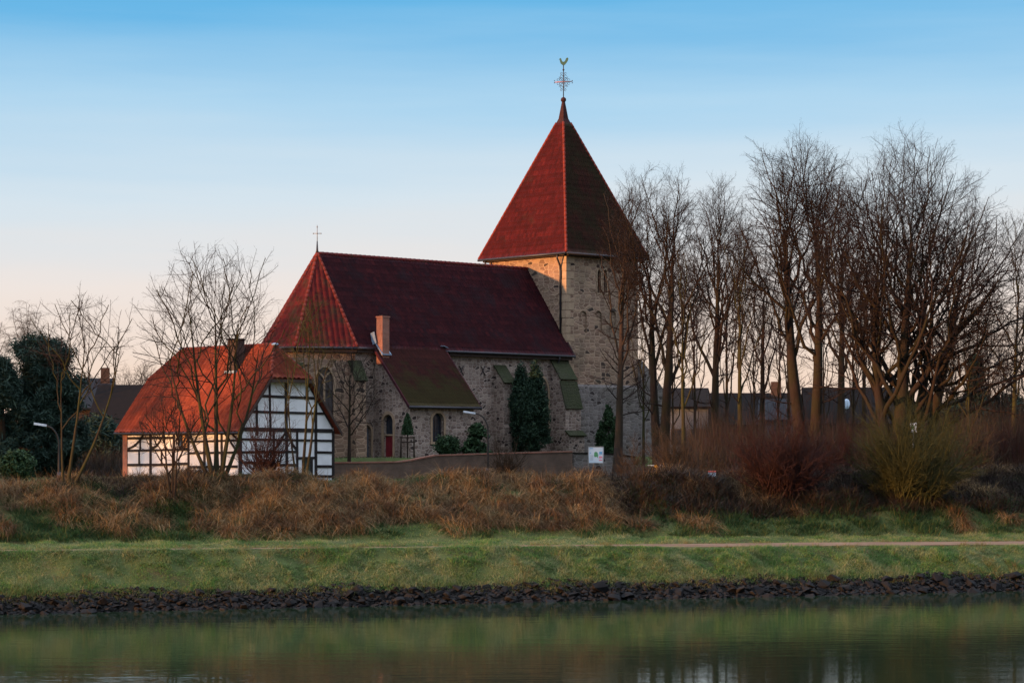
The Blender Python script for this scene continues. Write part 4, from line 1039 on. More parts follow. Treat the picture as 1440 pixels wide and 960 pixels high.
def sprout(P, Rd, n, t0, t1, a0, a1, lr, K, wig, up, g, r_rel, r_cap, r_end, env=None, taper=.45):
    N, KP, _ = P.shape
    t = np.repeat(t0 + (np.arange(n)[None] + g.random((N, n)))/n*(t1-t0), 1).reshape(N, n)
    f = t*(KP-1); i = np.minimum(f.astype(int), KP-2); u = (f-i)[..., None]; ar = np.arange(N)[:, None]
    p = P[ar, i]*(1-u) + P[ar, i+1]*u; tan = nrm_(P[ar, i+1] - P[ar, i]); rad = Rd[ar, i]*(1-u[..., 0]) + Rd[ar, i+1]*u[..., 0]
    L0 = np.linalg.norm(np.diff(P, axis=1), axis=2).sum(1)[:, None]
    perp = nrm_(np.cross(tan, g.normal(0, 1, tan.shape))); a = R(1)*g.uniform(a0, a1, t.shape)[..., None]
    D = tan*np.cos(a) + perp*np.sin(a)
    L = L0*lr*(1 - taper*(t-t0)/(max(1e-6, 1-t0)))*g.uniform(.65, 1.25, t.shape)
    r0 = np.minimum(rad*r_rel, r_cap).ravel()
    C, Rr = grow(p.reshape(-1, 3), D.reshape(-1, 3), L.ravel(), r0, np.minimum(r0*.6, r_end), K, wig, up, g)
    if env is not None:
        c, e = env; q = np.linalg.norm((C[:, -1] - c)/e, axis=1); s = np.where(q > 1.0, np.clip(1.0/q, .3, 1)**1.6, 1)[:, None, None]
        C = C[:, :1] + (C - C[:, :1])*s
    return C, Rr

def bare_tree(name, label, px, Y, ytop, hw, trunk_r, fork=.33, nl=12, n2=11, n3=8, n4=5, seed=1, lean=0.0, mats=('bark', 'twig'), cat='tree', group=None,
              base_dz=0.0, tip=.011, droop=0.0, vase=.52, stems=None, cz=None, spread=1.0, side=0, wide_low=0.0, ang=(28, 62), fz=.9):
    """a leafless tree: trunk and limbs as one part, branches and twigs as the crown"""
    g = np.random.default_rng(seed)
    b = ground(px, Y); b.z += base_dz - .08
    H = CAMZ + (HY - ytop)/F*Y - b.z; hwm = hw/F*Y; lx = lean/F*Y
    root = empty(name, b); tag(root, label, cat, group)
    zc = H*(cz if cz else .62); env = (np.array([lx, 0, zc]), np.array([hwm, hwm*fz, H - zc if True else 1]))
    env[1][2] = H - zc; low = zc - H*fork
    trunks = []; limbs = []; lr = []
    K = 12
    st = stems or [(0.0, 0.0, 1.0)]
    for si, (dx, dy, hs) in enumerate(st):
        Ht = H*(fork + (.80 - fork)*.85)*hs
        s = np.linspace(0, 1, 16)[:, None]
        end = np.array([lx*.8 + dx/F*Y, dy, Ht]); w = np.cumsum(g.normal(0, .012*H*.12, (16, 3)), 0); w[:, 2] = 0
        w -= w[:1]
        bow = np.array([dx/F*Y*.5, dy*.5, 0])*np.sin(s*np.pi)*.25
        start = np.array([(dx/F*Y)*.12, dy*.12, 0]) if stems else np.zeros(3)
        T = start + (end - start)*np.concatenate([s**.95, s, s], 1) + w*s + bow
        r = trunk_r*hs*(1.0 + .55*np.exp(-s[:, 0]*14) )*(1 - .82*s[:, 0]**1.1)
        trunks.append((T, r))
        n = max(3, nl // len(st))
        for i in range(n):
            q = (i + .5)/n; tz = fork/(.80*.85 + fork*.15)*1.0; tt = min(.97, (tz*.9 + (1 - tz*.9)*q**.9))
            k = tt*15; ii = min(14, int(k)); p0 = T[ii] + (T[ii+1]-T[ii])*(k-ii); r0 = np.interp(tt, s[:, 0], r)
            az = i*2.39996 + g.uniform(-.4, .4) + si*1.3
            rr_ = (1.0 - .88*q**1.9)*g.uniform(.82, 1.03)*spread
            e = np.array([lx + dx/F*Y*.4 + math.cos(az)*hwm*rr_, math.sin(az)*hwm*rr_*fz, 0])
            rho = min(.98, math.hypot((e[0]-lx)/hwm, e[1]/(hwm*fz))); e[2] = zc + (H - zc)*math.sqrt(1 - rho*rho)*g.uniform(.82, .98) - wide_low*rho*H*.25
            out = e - p0; ctrl = p0 + np.array([out[0]*vase, out[1]*vase, out[2]*(.50 if not wide_low else .40)])
            u = np.linspace(0, 1, K)[:, None]; C = (1-u)**2*p0 + 2*u*(1-u)*ctrl + u*u*e
            nz = np.cumsum(g.normal(0, np.linalg.norm(out)*.016, (K, 3)), 0); nz -= nz[:1]; C = C + nz
            limbs.append(C); rb = min(r0*.5, trunk_r*.40)*g.uniform(.7, 1.0); lr.append(rb*(1 - u[:, 0])**1.1 + .014)
    tv = [tube_arrays(t[None], r[None], 10) for t, r in trunks]
    LP, LR = np.array(limbs), np.array(lr)
    tv.append(tube_arrays(LP, LR, 6))
    v, q = merge(tv); np_mesh('trunk', v, quads=q, mat=M[mats[0]], parent=root)
    cv = []
    src, sr = LP, LR
    A, Ar = sprout(src, sr, n2, .22, .99, ang[0], ang[1], .55, 8, .10, .015 - droop, g, .55, .05, tip*1.3, env); cv.append(tube_arrays(A, Ar, 4))
    TT = np.array([t for t, r in trunks]); TR = np.array([r for t, r in trunks])
    if side:
        A0, A0r = sprout(TT, TR, side, fork*.75, .9, 50, 85, .20, 8, .13, .05, g, .3, .045, tip, None, .5); cv.append(tube_arrays(A0, A0r, 4))
        A = A if A0.shape[1] != A.shape[1] else A
        B0, B0r = sprout(A0, A0r, 8, .2, .98, 25, 60, .35, 5, .14, .05, g, .6, .02, tip*.7); cv.append(tube_arrays(B0, B0r, 3))
    B, Br = sprout(A, Ar, n3, .15, 1.0, 25, 60, .46, 6, .11, .02 - droop, g, .6, .022, tip*.9, env); cv.append(tube_arrays(B, Br, 3))
    if n4:
        C, Cr = sprout(B, Br, n4, .15, 1.0, 25, 62, .60, 4, .12, .02 - droop*1.6, g, .65, .014, tip*.6, env); cv.append(tube_arrays(C, Cr, 3))
    v, q = merge(cv); np_mesh('crown', v, quads=q, mat=M[mats[1]], parent=root)
    return root

def bare_shrub(name, label, px, Y, ytop, hw, n=40, n2=9, n3=6, seed=1, mats='twig', cat='shrub', group=None, r=.022, tip=.008, base_dz=0.0, arch_=.25, fan=1.0, base_r=.28):
    """a thicket of forking, crossing stems rising from a broad stool"""
    g = np.random.default_rng(seed); b = ground(px, Y); b.z += base_dz - .05
    H = CAMZ + (HY - ytop)/F*Y - b.z; hwm = hw/F*Y
    root = empty(name, b); tag(root, label, cat, group)
    az = g.uniform(0, 2*np.pi, n); q = np.sqrt(g.random(n))*fan; K = 9; u = np.linspace(0, 1, K)[None, :, None]
    br = base_r*hwm*np.sqrt(g.random(n)); a2 = az + g.normal(0, .9, n)
    p0 = np.stack([np.cos(a2)*br, np.sin(a2)*br*.8, np.zeros(n)], -1); p0[:, 2] = gz(p0[:, 0] + b.x, p0[:, 1] + b.y) - b.z - .05
    az = az + g.normal(0, .45, n)
    e = np.stack([np.cos(az)*q*hwm, np.sin(az)*q*hwm*.8, H*(1 - .38*q**2)*g.uniform(.45, 1.0, n)], -1)
    ct = p0 + (e - p0)*np.stack([g.uniform(.25, .6, n), g.uniform(.25, .6, n), g.uniform(.45, .7, n)], -1)
    C = (1-u)**2*p0[:, None] + 2*u*(1-u)*ct[:, None] + u*u*e[:, None]
    w = np.cumsum(g.normal(0, H*.016, (n, K, 3)), 1); C = C + (w - w[:, :1])
    Rr = (r*g.uniform(.5, 1.3, n))[:, None]*(1 - np.linspace(0, 1, K)[None])**.8 + tip*.7
    v, qd = tube_arrays(C, Rr, 5); np_mesh('stems', v, quads=qd, mat=M[mats], parent=root)
    A, Ar = sprout(C, Rr, n2, .12, 1.0, 18, 60, .38, 6, .15, .10, g, .6, .014, tip)
    B, Br = sprout(A, Ar, n3, .15, 1.0, 20, 60, .45, 4, .16, .06, g, .7, .009, tip*.7)
    v, qd = merge([tube_arrays(A, Ar, 3), tube_arrays(B, Br, 3)]); np_mesh('twigs', v, quads=qd, mat=M[mats], parent=root)
    return root

def leaf_cloud(name, C, size, mat, parent=None, g=rng, flat=.0, aspect=.45):
    """small two-sided leaf faces at every centre"""
    N = len(C); d = nrm_(g.normal(0, 1, (N, 3)) + np.array([0, 0, flat])); e = nrm_(np.cross(d, g.normal(0, 1, (N, 3)))); s = size*g.uniform(.6, 1.4, N)[:, None]
    f = np.cross(d, e)
    V = np.stack([C - e*s, C + f*s*aspect, C + e*s, C - f*s*aspect], 1).reshape(-1, 3); q = np.arange(N*4).reshape(-1, 4)
    return np_mesh(name, V, quads=q, mat=mat, parent=parent, smooth=False)

def evergreen(name, label, px, Y, ytop, hw, kind='column', n=5000, mat='cypress', seed=1, cat='tree', group=None, leaf=.09, base_dz=0, clear=0.0, trunk_r=.08, clumps=70):
    g = np.random.default_rng(seed); b = ground(px, Y); b.z += base_dz - .03
    H = CAMZ + (HY - ytop)/F*Y - b.z; w = hw/F*Y
    root = empty(name, b); tag(root, label, cat, group)
    MB().tube([(0, 0, 0), (w*.02, 0, H*.4), (0, 0, H*.85)], [trunk_r*1.3, trunk_r, trunk_r*.3], 7).build('trunk', M['bark'], root, True)
    pts = []
    if kind == 'column':      # upright sprays hugging a spindle
        m = clumps; z = clear + (1-clear)*g.random(m)**.9; a = g.uniform(0, 6.28, m)
        prof = np.minimum(1, (z-clear+.03)*7)*np.clip(1.12*(1 - ((z-.35).clip(0)/.68)**1.7), .05, 1)
        rr_ = w*prof*g.uniform(.55, .98, m)
        for i in range(m):
            k = n//m; s = g.normal(0, 1, (k, 3))*np.array([w*.16, w*.16, H*.055]); s[:, 2] = np.abs(s[:, 2])*1.3
            pts.append(np.array([math.cos(a[i])*rr_[i], math.sin(a[i])*rr_[i], z[i]*H*.93]) + s)
    elif kind == 'cone':
        m = clumps; z = g.random(m)**1.25; a = g.uniform(0, 6.28, m); rr_ = w*(1 - z)**.85*g.uniform(.5, 1.0, m)
        for i in range(m):
            k = n//m; c = np.array([math.cos(a[i])*rr_[i], math.sin(a[i])*rr_[i], (clear + (1-clear)*z[i]*.97)*H]); s = g.normal(0, 1, (k, 3))*np.array([w*.13, w*.13, H*.022]); s[:, 2] -= np.abs(s[:, 0])*.3
            pts.append(c + s)
    elif kind == 'ball':
        m = clumps; d = nrm_(g.normal(0, 1, (m, 3))); rr_ = g.uniform(.45, .9, m)[:, None]
        for i in range(m):
            k = n//m; c = d[i]*rr_[i]*np.array([w, w, H*.5]) + np.array([0, 0, H*.5]); pts.append(c + g.normal(0, 1, (k, 3))*np.array([w*.15, w*.15, H*.08]))
    elif kind == 'pine':      # irregular plates of needles on spreading limbs
        m = clumps; u = g.random(m); z = clear + (1-clear)*u; a = g.uniform(0, 6.28, m)
        rr_ = w*np.clip(1.15 - 1.05*((z - .15).clip(0))**1.4, .06, 1.0)*g.uniform(.30, 1.12, m); limbs = MB()
        for i in range(m):
            k = n//m; c = np.array([math.cos(a[i])*rr_[i], math.sin(a[i])*rr_[i], z[i]*H*.95]); sz = g.uniform(.7, 1.3)
            pts.append(c + g.normal(0, 1, (k, 3))*np.array([w*.10, w*.10, H*.024])*sz + np.abs(g.normal(0, 1, (k, 1)))*np.array([[math.cos(a[i])*w*.07, math.sin(a[i])*w*.07, H*.018]]))
            if i % 2 == 0: limbs.tube([(0, 0, c[2]*.85), tuple(c*np.array([.5, .5, .92])), tuple(c)], [trunk_r*.45, trunk_r*.25, .02], 5)
        limbs.build('limbs', M['bark'], root, True)
    P = np.concatenate(pts); P = P[P[:, 2] > .02]
    leaf_cloud('crown', P, leaf, M[mat], root, g, aspect={'needle': .14, 'cypress': .26}.get(mat, .42))
    return root

# the group of tall bare trees beside the tower
RG = 'tall bare trees beside the church'
bare_tree('bare_tree', 'tall slim bare tree with a knobbly trunk standing in front of the tower wall', 868, 141, 236, 44, .28, .36, 12, 11, 8, 5, 101, lean=12, group=RG, mats=('bark_grey', 'twig'), side=26, fz=1)
bare_tree('bare_tree', 'tall bare tree just right of the tower with upright forked limbs', 930, 128, 232, 68, .34, .27, 16, 12, 8, 5, 102, lean=2, group=RG, mats=('bark', 'twig'), stems=[(-18, .5, .92), (10, -.5, 1.0)], side=10, spread=.9)
bare_tree('bare_tree', 'dark bare tree between the forked tree and the twin trunk tree', 1003, 136, 243, 60, .31, .30, 14, 12, 8, 5, 103, lean=8, group=RG, mats=('bark', 'twig'), side=14)
bare_tree('bare_tree', 'big bare tree with two tall trunks and tangled high limbs', 1140, 120, 190, 98, .40, .36, 24, 12, 8, 5, 104, lean=-12, group=RG, mats=('bark', 'twig'), stems=[(-30, .6, 1.0), (22, -.4, .95)], side=10)
bare_tree('bare_tree', 'giant bare tree with a broad fan shaped dome crown', 1262, 112, 188, 142, .50, .17, 44, 11, 7, 5, 105, lean=10, vase=.66, fz=.75, group=RG, mats=('bark', 'twig'), cz=.47, stems=[(-40, .3, .72), (4, -.3, .9), (42, .3, .72)], spread=1.06, tip=.010)
bare_tree('bare_tree', 'spreading bare tree leaning right with long low limbs beside the giant dome tree', 1291, 114, 262, 160, .36, .16, 18, 11, 7, 5, 106, lean=78, vase=.6, group=RG, mats=('bark', 'twig'), cz=.50, spread=1.0, wide_low=.55)
bare_tree('bare_tree', 'bare tree cut by the right edge of the view with a pale forked trunk', 1424, 122, 294, 78, .17, .30, 10, 10, 7, 5, 107, lean=6, group=RG, mats=('bark_mossy', 'twig'))
bare_tree('bare_tree', 'slender bare tree behind the twin trunk tree at the end of the dark roof', 1072, 148, 322, 42, .24, .34, 9, 9, 6, 4, 108, group=RG, mats=('bark', 'twig'), side=8)
bare_tree('bare_tree', 'dark bare tree filling the gap left of the giant dome tree', 1182, 138, 232, 50, .30, .34, 11, 10, 7, 4, 109, lean=4, group=RG, mats=('bark', 'twig'), side=8)
bare_tree('bare_tree', 'thin mossy bare tree in front of the white house wall', 962, 118, 330, 42, .13, .30, 9, 9, 6, 5, 110, lean=-4, group=RG, mats=('bark_mossy', 'twig'))
bare_tree('bare_tree', 'thin bare tree with low side twigs in front of the dark roof', 1040, 126, 300, 40, .17, .30, 10, 9, 7, 4, 111, lean=3, group=RG, mats=('bark_mossy', 'twig'), side=8)
bare_tree('bare_tree', 'small bare tree behind the giant dome tree', 1215, 150, 330, 44, .20, .34, 9, 9, 6, 4, 112, group=RG, mats=('bark', 'twig'))
bare_tree('bare_tree', 'young bare tree with a thin yellowish stem right of the green shrub', 1362, 112, 430, 44, .09, .30, 9, 9, 6, 4, 113, group=RG, mats=('bark_mossy', 'twig_tan'))
bare_tree('bare_tree', 'slim bare tree at the foot of the sloped tower base', 905, 150, 420, 36, .12, .3, 8, 8, 6, 4, 114, group=RG, mats=('bark_mossy', 'twig'))

# thin trees of the thicket behind and between them
for i, (px, Y, yt, hw) in enumerate(((948, 150, 330, 34), (978, 158, 345, 34), (1022, 160, 350, 36), (1058, 142, 380, 34), (1092, 160, 360, 36), (1112, 146, 300, 36), (1160, 158, 330, 38), (1200, 144, 360, 36), (1236, 160, 390, 34),
                                     (1316, 150, 420, 34), (1340, 140, 470, 30), (1392, 156, 440, 34), (1410, 142, 480, 30), (1440, 150, 420, 36))):
    bare_tree('thicket_tree', 'thin bare tree in the thicket behind the big bare trees', px, Y, yt, hw, .09 + .03*(i % 3), .2, 10, 9, 7, 5, 150 + i, mats=('bark', 'twig'), side=10, lean=(i % 5 - 2)*4, group='thin trees of the thicket', tip=.010)

# tall bare trees added out of view sunward to filter low sun on the church
for i in range(14):
    if i in (6, 7): continue
    p_ = -103 - 3.25*i; c_ = 4.4 + (i % 3 - 1)*2.6; x = .545*p_ - .838*c_; y = -.838*p_ - .545*c_; h = (15.2, 15.8, 15.0)[i % 3] if p_ > -121 else ((18.5, 19, 18.3)[i % 3] if p_ > -128 else ((19.6, 19.3, 19.8)[i % 3] if p_ > -135.5 else 17.6))
    bare_tree('bare_tree', 'tall bare tree added out of view beyond the left edge to shade the church', CX + x/y*F, y, HY - (h + 3 - CAMZ)/y*F, 4.4/y*F, .3, .10, 16, 11 if p_ > -121 or p_ < -129 else 8, 9 if p_ > -121 or p_ < -129 else 6, 4, 130 + i, mats=('bark', 'twig'), tip=.020, group='bare trees added beyond the left edge', cz=.45)

for i in range(10):      # lower bare trees added in front, to filter low sun on the house
    p_ = -115.5 - 1.7*i; c_ = 8.0 + (i % 2)*1.6; x = .545*p_ - .838*c_; y = -.838*p_ - .545*c_
    bare_tree('small_bare_tree', 'small bare tree added out of view beyond the left edge to shade the timbered house', CX + x/y*F, y, HY - (10.2 + .5*(i % 3) - CAMZ)/y*F, 2.2/y*F, .1, .05, 11, 9, 7, 4, 170 + i, mats=('bark', 'twig'), tip=.018, group='small bare trees added beyond the left edge', cz=.45)

# trees and saplings in front of the timbered house
FG = 'bare trees in front of the timbered house'
bare_tree('bare_tree', 'bare tree with several mossy green stems spreading in front of the red house roof', 304, 83.8, 343, 108, .095, .13, 20, 9, 5, 3, 201, group=FG, mats=('bark_mossy', 'twig'), cz=.55, tip=.007, lean=-10, 
          stems=[(-62, .5, .8), (-26, -.4, 1.0), (2, .5, 1.05), (40, -.3, .95), (66, .3, .8)])
bare_tree('bare_tree', 'thin bare tree of three green stems at the left end of the embankment', 92, 80.6, 396, 84, .065, .34, 14, 7, 4, 3, 202, group=FG, mats=('bark_mossy', 'twig'), tip=.007, lean=16, stems=[(-20, .3, .78), (16, -.2, 1.0), (66, .2, .95)], cz=.6)
bare_tree('bare_tree', 'slender green stemmed tree in front of the white gable', 424, 89, 408, 44, .075, .30, 10, 7, 5, 3, 203, group=FG, mats=('bark_mossy', 'twig_green'), tip=.006, lean=10, stems=[(2, .2, 1.0), (18, -.2, .92), (-26, .2, .7)])
bare_tree('bare_sapling', 'low bare sapling with arching branches on the bank before the white wall', 243, 80.4, 556, 62, .06, .22, 12, 8, 5, 3, 204, group=FG, mats=('bark', 'twig'), tip=.006, stems=[(-14, .2, 1.0), (8, -.2, .9), (-2, .2, .8)], cz=.5)
bare_shrub('pollard_shrub', 'reddish brown stubby pollard with a burst of thin shoots before the gable', 371, 89, 545, 46, 46, 8, 5, 205, 'twig_red', r=.022, tip=.006, base_r=.12)
bare_tree('small_bare_tree', 'small spreading bare tree by the chancel buttress', 491, 139.5, 472, 50, .13, .30, 12, 9, 6, 4, 206, mats=('bark', 'twig'), cz=.5, wide_low=.3, tip=.009)
bare_shrub('bare_shrub', 'tangled tan bare shrub in front of the retaining wall', 713, 137, 610, 34, 36, 8, 6, 207, 'twig_tan', r=.03)
bare_tree('birch_tree', 'far birch with drooping twigs behind the dark pine', 38, 190, 415, 36, .22, .35, 12, 10, 8, 5, 208, mats=('bark', 'twig_tan'), droop=.16, tip=.014)
bare_tree('birch_tree', 'far birch cut by the left edge of the view', -12, 195, 440, 34, .2, .35, 10, 9, 7, 4, 209, mats=('bark', 'twig_tan'), droop=.16, tip=.014)
for i, (px, yt, hw, lb) in enumerate(((178, 512, 24, 'round bare tree behind the left barn roof nearest the house roof'), (205, 505, 22, 'bare treetop between the barn and the timbered house roof'), (126, 520, 20, 'small far bare tree beside the dark pine'))):
    bare_tree('bare_tree', lb, px, 250, yt, hw, .25, .4, 9, 9, 7, 4, 220 + i, mats=('bark', 'twig'), tip=.02, group='far bare trees at the left')

# shrubs on the embankment crest at the right
SG = 'bare shrubs along the embankment'
for i, (px, Y, yt, hw, n, mt, lb, bz) in enumerate((
    (1100, 88.5, 574, 92, 90, 'twig_red', 'wide purple red bare shrub left of the green shrub', 0),
    (1286, 89.2, 548, 100, 110, 'twig_green', 'large yellow green shrub of upright shoots on the bank in front of the giant tree', 0),
    (1365, 98, 562, 54, 44, 'twig_tan', 'tan upright bare shrub right of the green shrub', 0),
    (952, 103, 570, 52, 34, 'twig_tan', 'loose tan bare shrub with pale shoots in front of the white house', 0),
    (1018, 112, 592, 52, 60, 'twig_red', 'dark red bare shrub between the tan shrub and the purple shrub', 0),
    (1180, 106, 588, 62, 70, 'twig_red', 'brownish red bare shrub just left of the green shrub', 0),
    (1425, 108, 590, 58, 60, 'twig_red', 'brown bare shrub at the right edge of the view', 0),
    (893, 108, 618, 34, 30, 'twig_tan', 'low tan bare shrub right of the information board', 0),
    (1235, 104, 566, 40, 34, 'twig_tan', 'tall thin tan shrub behind the left side of the green shrub', 0),
    (1325, 110, 566, 52, 50, 'twig_green', 'dull green bare shrub behind the right side of the large green shrub', 0))):
    bare_shrub('bare_shrub', lb, px, Y, yt, hw, n, 11, 8, 240 + i, mt, group=SG, base_dz=bz, tip=.008)

# evergreens
evergreen('dark_pine', 'big dark bushy pine left of the timbered house', 60, 150, 474, 60, 'pine', 60000, 'needle', 301, leaf=.24, trunk_r=.3, clumps=190, clear=.04)
evergreen('dark_conifer', 'dark conifer cut by the left edge of the view', 2, 146, 505, 34, 'pine', 26000, 'needle', 302, leaf=.24, trunk_r=.25, clumps=70, clear=.03)
evergreen('cypress', 'left of the two dark cypresses against the nave wall', 733, 154.5, 517, 15, 'column', 15000, 'cypress', 303, leaf=.12, group='cypresses against the nave wall', clumps=90)
evergreen('cypress', 'broader right one of the two dark cypresses against the nave wall', 752, 152.5, 520, 19, 'column', 18000, 'cypress', 304, leaf=.12, group='cypresses against the nave wall', clear=.06, clumps=110)
evergreen('clipped_bush', 'round clipped dark bush under the annex window', 630, 144.0, 613, 18, 'ball', 5000, 'evergreen', 305, 'bush', leaf=.09)
evergreen('evergreen_bush', 'conical dark bush at the right corner of the annex', 671, 147.5, 594, 27, 'cone', 6000, 'evergreen', 306, 'bush', leaf=.11)
for i, (px, yt, hw, lb) in enumerate(((846, 596, 8, 'shortest left one of the three slim thujas at the tower foot'), (856, 573, 10, 'tallest middle one of the three slim thujas at the tower foot'), (866, 592, 7, 'slim thuja half hidden by the knobbly tree trunk'))):
    evergreen('thuja', lb, px, 157.5 - i*.6, yt, hw, 'column', 4000, 'evergreen', 310 + i, leaf=.09, group='thujas at the tower foot', clumps=50)
evergreen('round_bush', 'round green bush below the dark pine at the left', 24, 128, 636, 26, 'ball', 5000, 'evergreen', 314, 'bush', leaf=.11)
evergreen('spruce', 'dark spruce standing behind the tan shrub at the right', 1373, 140, 500, 27, 'cone', 16000, 'needle', 315, leaf=.24, trunk_r=.16, clumps=120)
for i, (px, Y, yt, hw, lb) in enumerate(((1418, 165, 548, 34, 'dark evergreen hedge tree at the right edge of the view'), (1345, 168, 560, 26, 'dark evergreen tree left of the spruce'), (140, 168, 585, 36, 'dark evergreen bush right of the pine'), (1300, 176, 566, 30, 'dark evergreen tree behind the giant tree'))):
    evergreen('evergreen_tree', lb, px, Y, yt, hw, 'ball', 14000, 'needle', 320 + i, leaf=.3, group='dark evergreens in the background')
# staked young conifer
yc = ground(573, 143.0); g0 = yc.z
root = empty('staked_tree', yc); tag(root, 'small green conifer tied to a four post wooden support by the annex corner', 'tree')
r = np.random.default_rng(9); zz = r.random(2200); rad = .42*(1 - zz)**.6
aa = r.uniform(0, 6.28, 2200); rq = rad*np.sqrt(r.random(2200))
leaf_cloud('crown', np.stack([np.cos(aa)*rq, np.sin(aa)*rq, 1.45 + zz*1.35], -1), .07, M['evergreen'], root, r)
MB().tube([(0, 0, 0), (0, 0, 1.8)], .04, 7).build('trunk', M['bark'], root, True)
for sx in (-.42, .42):
    for sy in (-.3, .3): MB().tube([(sx, sy, -.1), (sx*.97, sy*.97, 1.35)], .04, 7).build('stake', M['bark_grey'], root, True)
mb = MB()
for z in (1.0, 1.28):
    mb.bar((-.46, -.3, z), (.46, -.3, z), .04, .08); mb.bar((-.46, .3, z), (.46, .3, z), .04, .08); mb.bar((-.42, -.32, z + .05), (-.42, .32, z + .05), .04, .06); mb.bar((.42, -.32, z + .05), (.42, .32, z + .05), .04, .06)
mb.build('rails', M['bark_grey'], root)

# ------------------------------------------------------------------ lamps and signs
def street_lamp(label, px, Y, ytop, dx, length, head_mat='lamp_white', group='street lamps'):
    b = ground(px, Y); b.z -= .05; root = empty('street_lamp', b); tag(root, label, 'street lamp', group)
    H = CAMZ + (HY - ytop)/F*Y - b.z
    arc = [(0, 0, 0), (0, 0, .5), (0, 0, H - 1.1)] + [(dx*length*(1 - math.cos(a))*.62, 0, H - 1.1 + 1.0*math.sin(a)) for a in np.linspace(.15, 1.5, 8)]
    MB().tube(arc, [.085, .075, .05] + [.042]*8, 8).build('post', M['post'], root, True)
    MB().tube([(0, 0, -.1), (0, 0, .75)], [.11, .10], 8).build('base', M['gutter'], root, True)
    x0, _, z0 = arc[-1]; x1 = dx*length
    mb = MB(); s = [(.045, .05), (.10, .09), (.10, .10), (.05, .06)]
    n = 6; L = (x1 - x0) + dx*.18
    for k in range(n):
        u0, u1 = k/n, (k+1)/n; w0 = .05 + .085*math.sin(min(1, u0*1.4)*math.pi*.6); w1 = .05 + .085*math.sin(min(1, u1*1.4)*math.pi*.6)
        xa_, xb_ = x0 + L*u0, x0 + L*u1; za, zb_ = z0 + .02 + u0*.1, z0 + .02 + u1*.1
        mb.hexa([(xa_, -w0, za-.05), (xb_, -w1, zb_-.05), (xb_, w1, zb_-.05), (xa_, w0, za-.05), (xa_, -w0*.8, za+.06), (xb_, -w1*.8, zb_+.06), (xb_, w1*.8, zb_+.06), (xa_, w0*.8, za+.06)])
    mb.build('lamp_head', M[head_mat], root)
street_lamp('curved grey street lamp with a pale head in front of the annex wall', 686, 138.5, 579, -1, 1.3)
street_lamp('curved street lamp with a pale head before the dark pine', 83, 118, 596, -1, 1.1)

b = ground(838, 140.0); root = empty('information_board', b); tag(root, 'blue and white information board with a small map on two grey posts', 'sign')
z0 = CAMZ + (HY - 650.5)/F*140 - b.z; z1 = CAMZ + (HY - 628.5)/F*140 - b.z; hw_ = .42
for sx in (-1, 1): MB().tube([(sx*(hw_ + .03), 0, -.2), (sx*(hw_ + .03), 0, z1 + .05)], .032, 8).build('post', M['steel'], root, True)
pn = MB().box(-hw_, -.025, z0, hw_, .025, z1).build('panel', M['sign_white'], root)
pw = z1 - z0
def patch(mb, x0, y0, x1, y1): mb.box(-hw_ + x0*2*hw_, -.032, z0 + y0*pw, -hw_ + x1*2*hw_, -.0275, z0 + y1*pw)
mb = MB(); patch(mb, .74, .55, .96, .72); patch(mb, .04, .90, .3, .95); patch(mb, .05, .6, .12, .67); mb.build('print_blue', M['sign_blue'], pn)
mb = MB(); patch(mb, .72, .30, .96, .42); patch(mb, .72, .14, .96, .22); mb.build('print_pink', M['sign_pink'], pn)
mb = MB(); mp = [(.36, .45), (.42, .36), (.55, .40), (.62, .30), (.66, .48), (.62, .66), (.5, .72), (.38, .66)]
mb.prism([(-hw_ + x*2*hw_, -.031, z0 + y*pw) for x, y in mp], (0, .004, 0)); mb.build('map', M['sign_green'], pn)
mb = MB()
for k in range(6): patch(mb, .08, .46 - k*.06, .08 + (.2 if k % 2 else .24), .475 - k*.06)
mb.build('print_grey', M['sign_grey'], pn)
MB().box(-hw_ - .05, -.04, z1 + .003, hw_ + .05, .04, z1 + .05).build('top_rail', M['steel'], root)

b = ground(1284, 101); root = empty('direction_sign', b); tag(root, 'small white and green sign on a thin pole inside the green shrub', 'sign')
zt = CAMZ + (HY - 594)/F*101 - b.z
MB().tube([(0, 0, -.2), (0, 0, zt)], .025, 7).build('pole', M['steel'], root, True)
pn = MB().box(-.13, -.05, zt - .42, .15, -.03, zt).build('plate', M['sign_white'], root)
mb = MB(); mb.prism([(-.06, -.056, zt - .3), (.02, -.056, zt - .3), (.02, -.056, zt - .18), (.06, -.056, zt - .18), (-.02, -.056, zt - .08), (-.1, -.056, zt - .18), (-.06, -.056, zt - .18)], (0, .004, 0)); mb.build('arrow', M['sign_green'], pn)
b = ground(1001, 90.2); root = empty('small_sign', b); tag(root, 'tiny white and red sign standing low on the embankment crest', 'sign')
MB().tube([(0, 0, -.2), (0, 0, .62)], .02, 6).build('post', M['steel'], root, True)
pn = MB().box(-.16, -.04, .42, .16, -.022, .66).build('plate', M['sign_white'], root)
MB().box(-.16, -.046, .60, .16, -.0425, .655).build('red_band', M['sign_red'], pn)
b = ground(923, 112); root = empty('yellow_marker', b); tag(root, 'small yellow marker beside a thin white rail at the foot of the bare trees', 'marker')
zz = CAMZ + (HY - 657)/F*112 - b.z
MB().tube([(0, 0, -.2), (0, 0, zz)], .025, 6).build('post', M['steel'], root, True)
MB().prism([(-.1, -.03, zz - .12), (.12, -.03, zz - .12), (.1, -.03, zz + .02), (0, -.03, zz + .13), (-.12, -.03, zz + .12)], (0, .05, 0)).build('marker_plate', M['yellow'], root)
mb = MB(); mb.tube([(.12, 0, zz + .1), (.7, .1, zz + .02)], .022, 6); mb.tube([(.7, .1, zz + .05), (.7, .1, -.2)], .022, 6); mb.tube([(-.45, .05, zz + .1), (-.1, 0, zz + .1)], .02, 6); mb.build('rail', M['sign_white'], root)

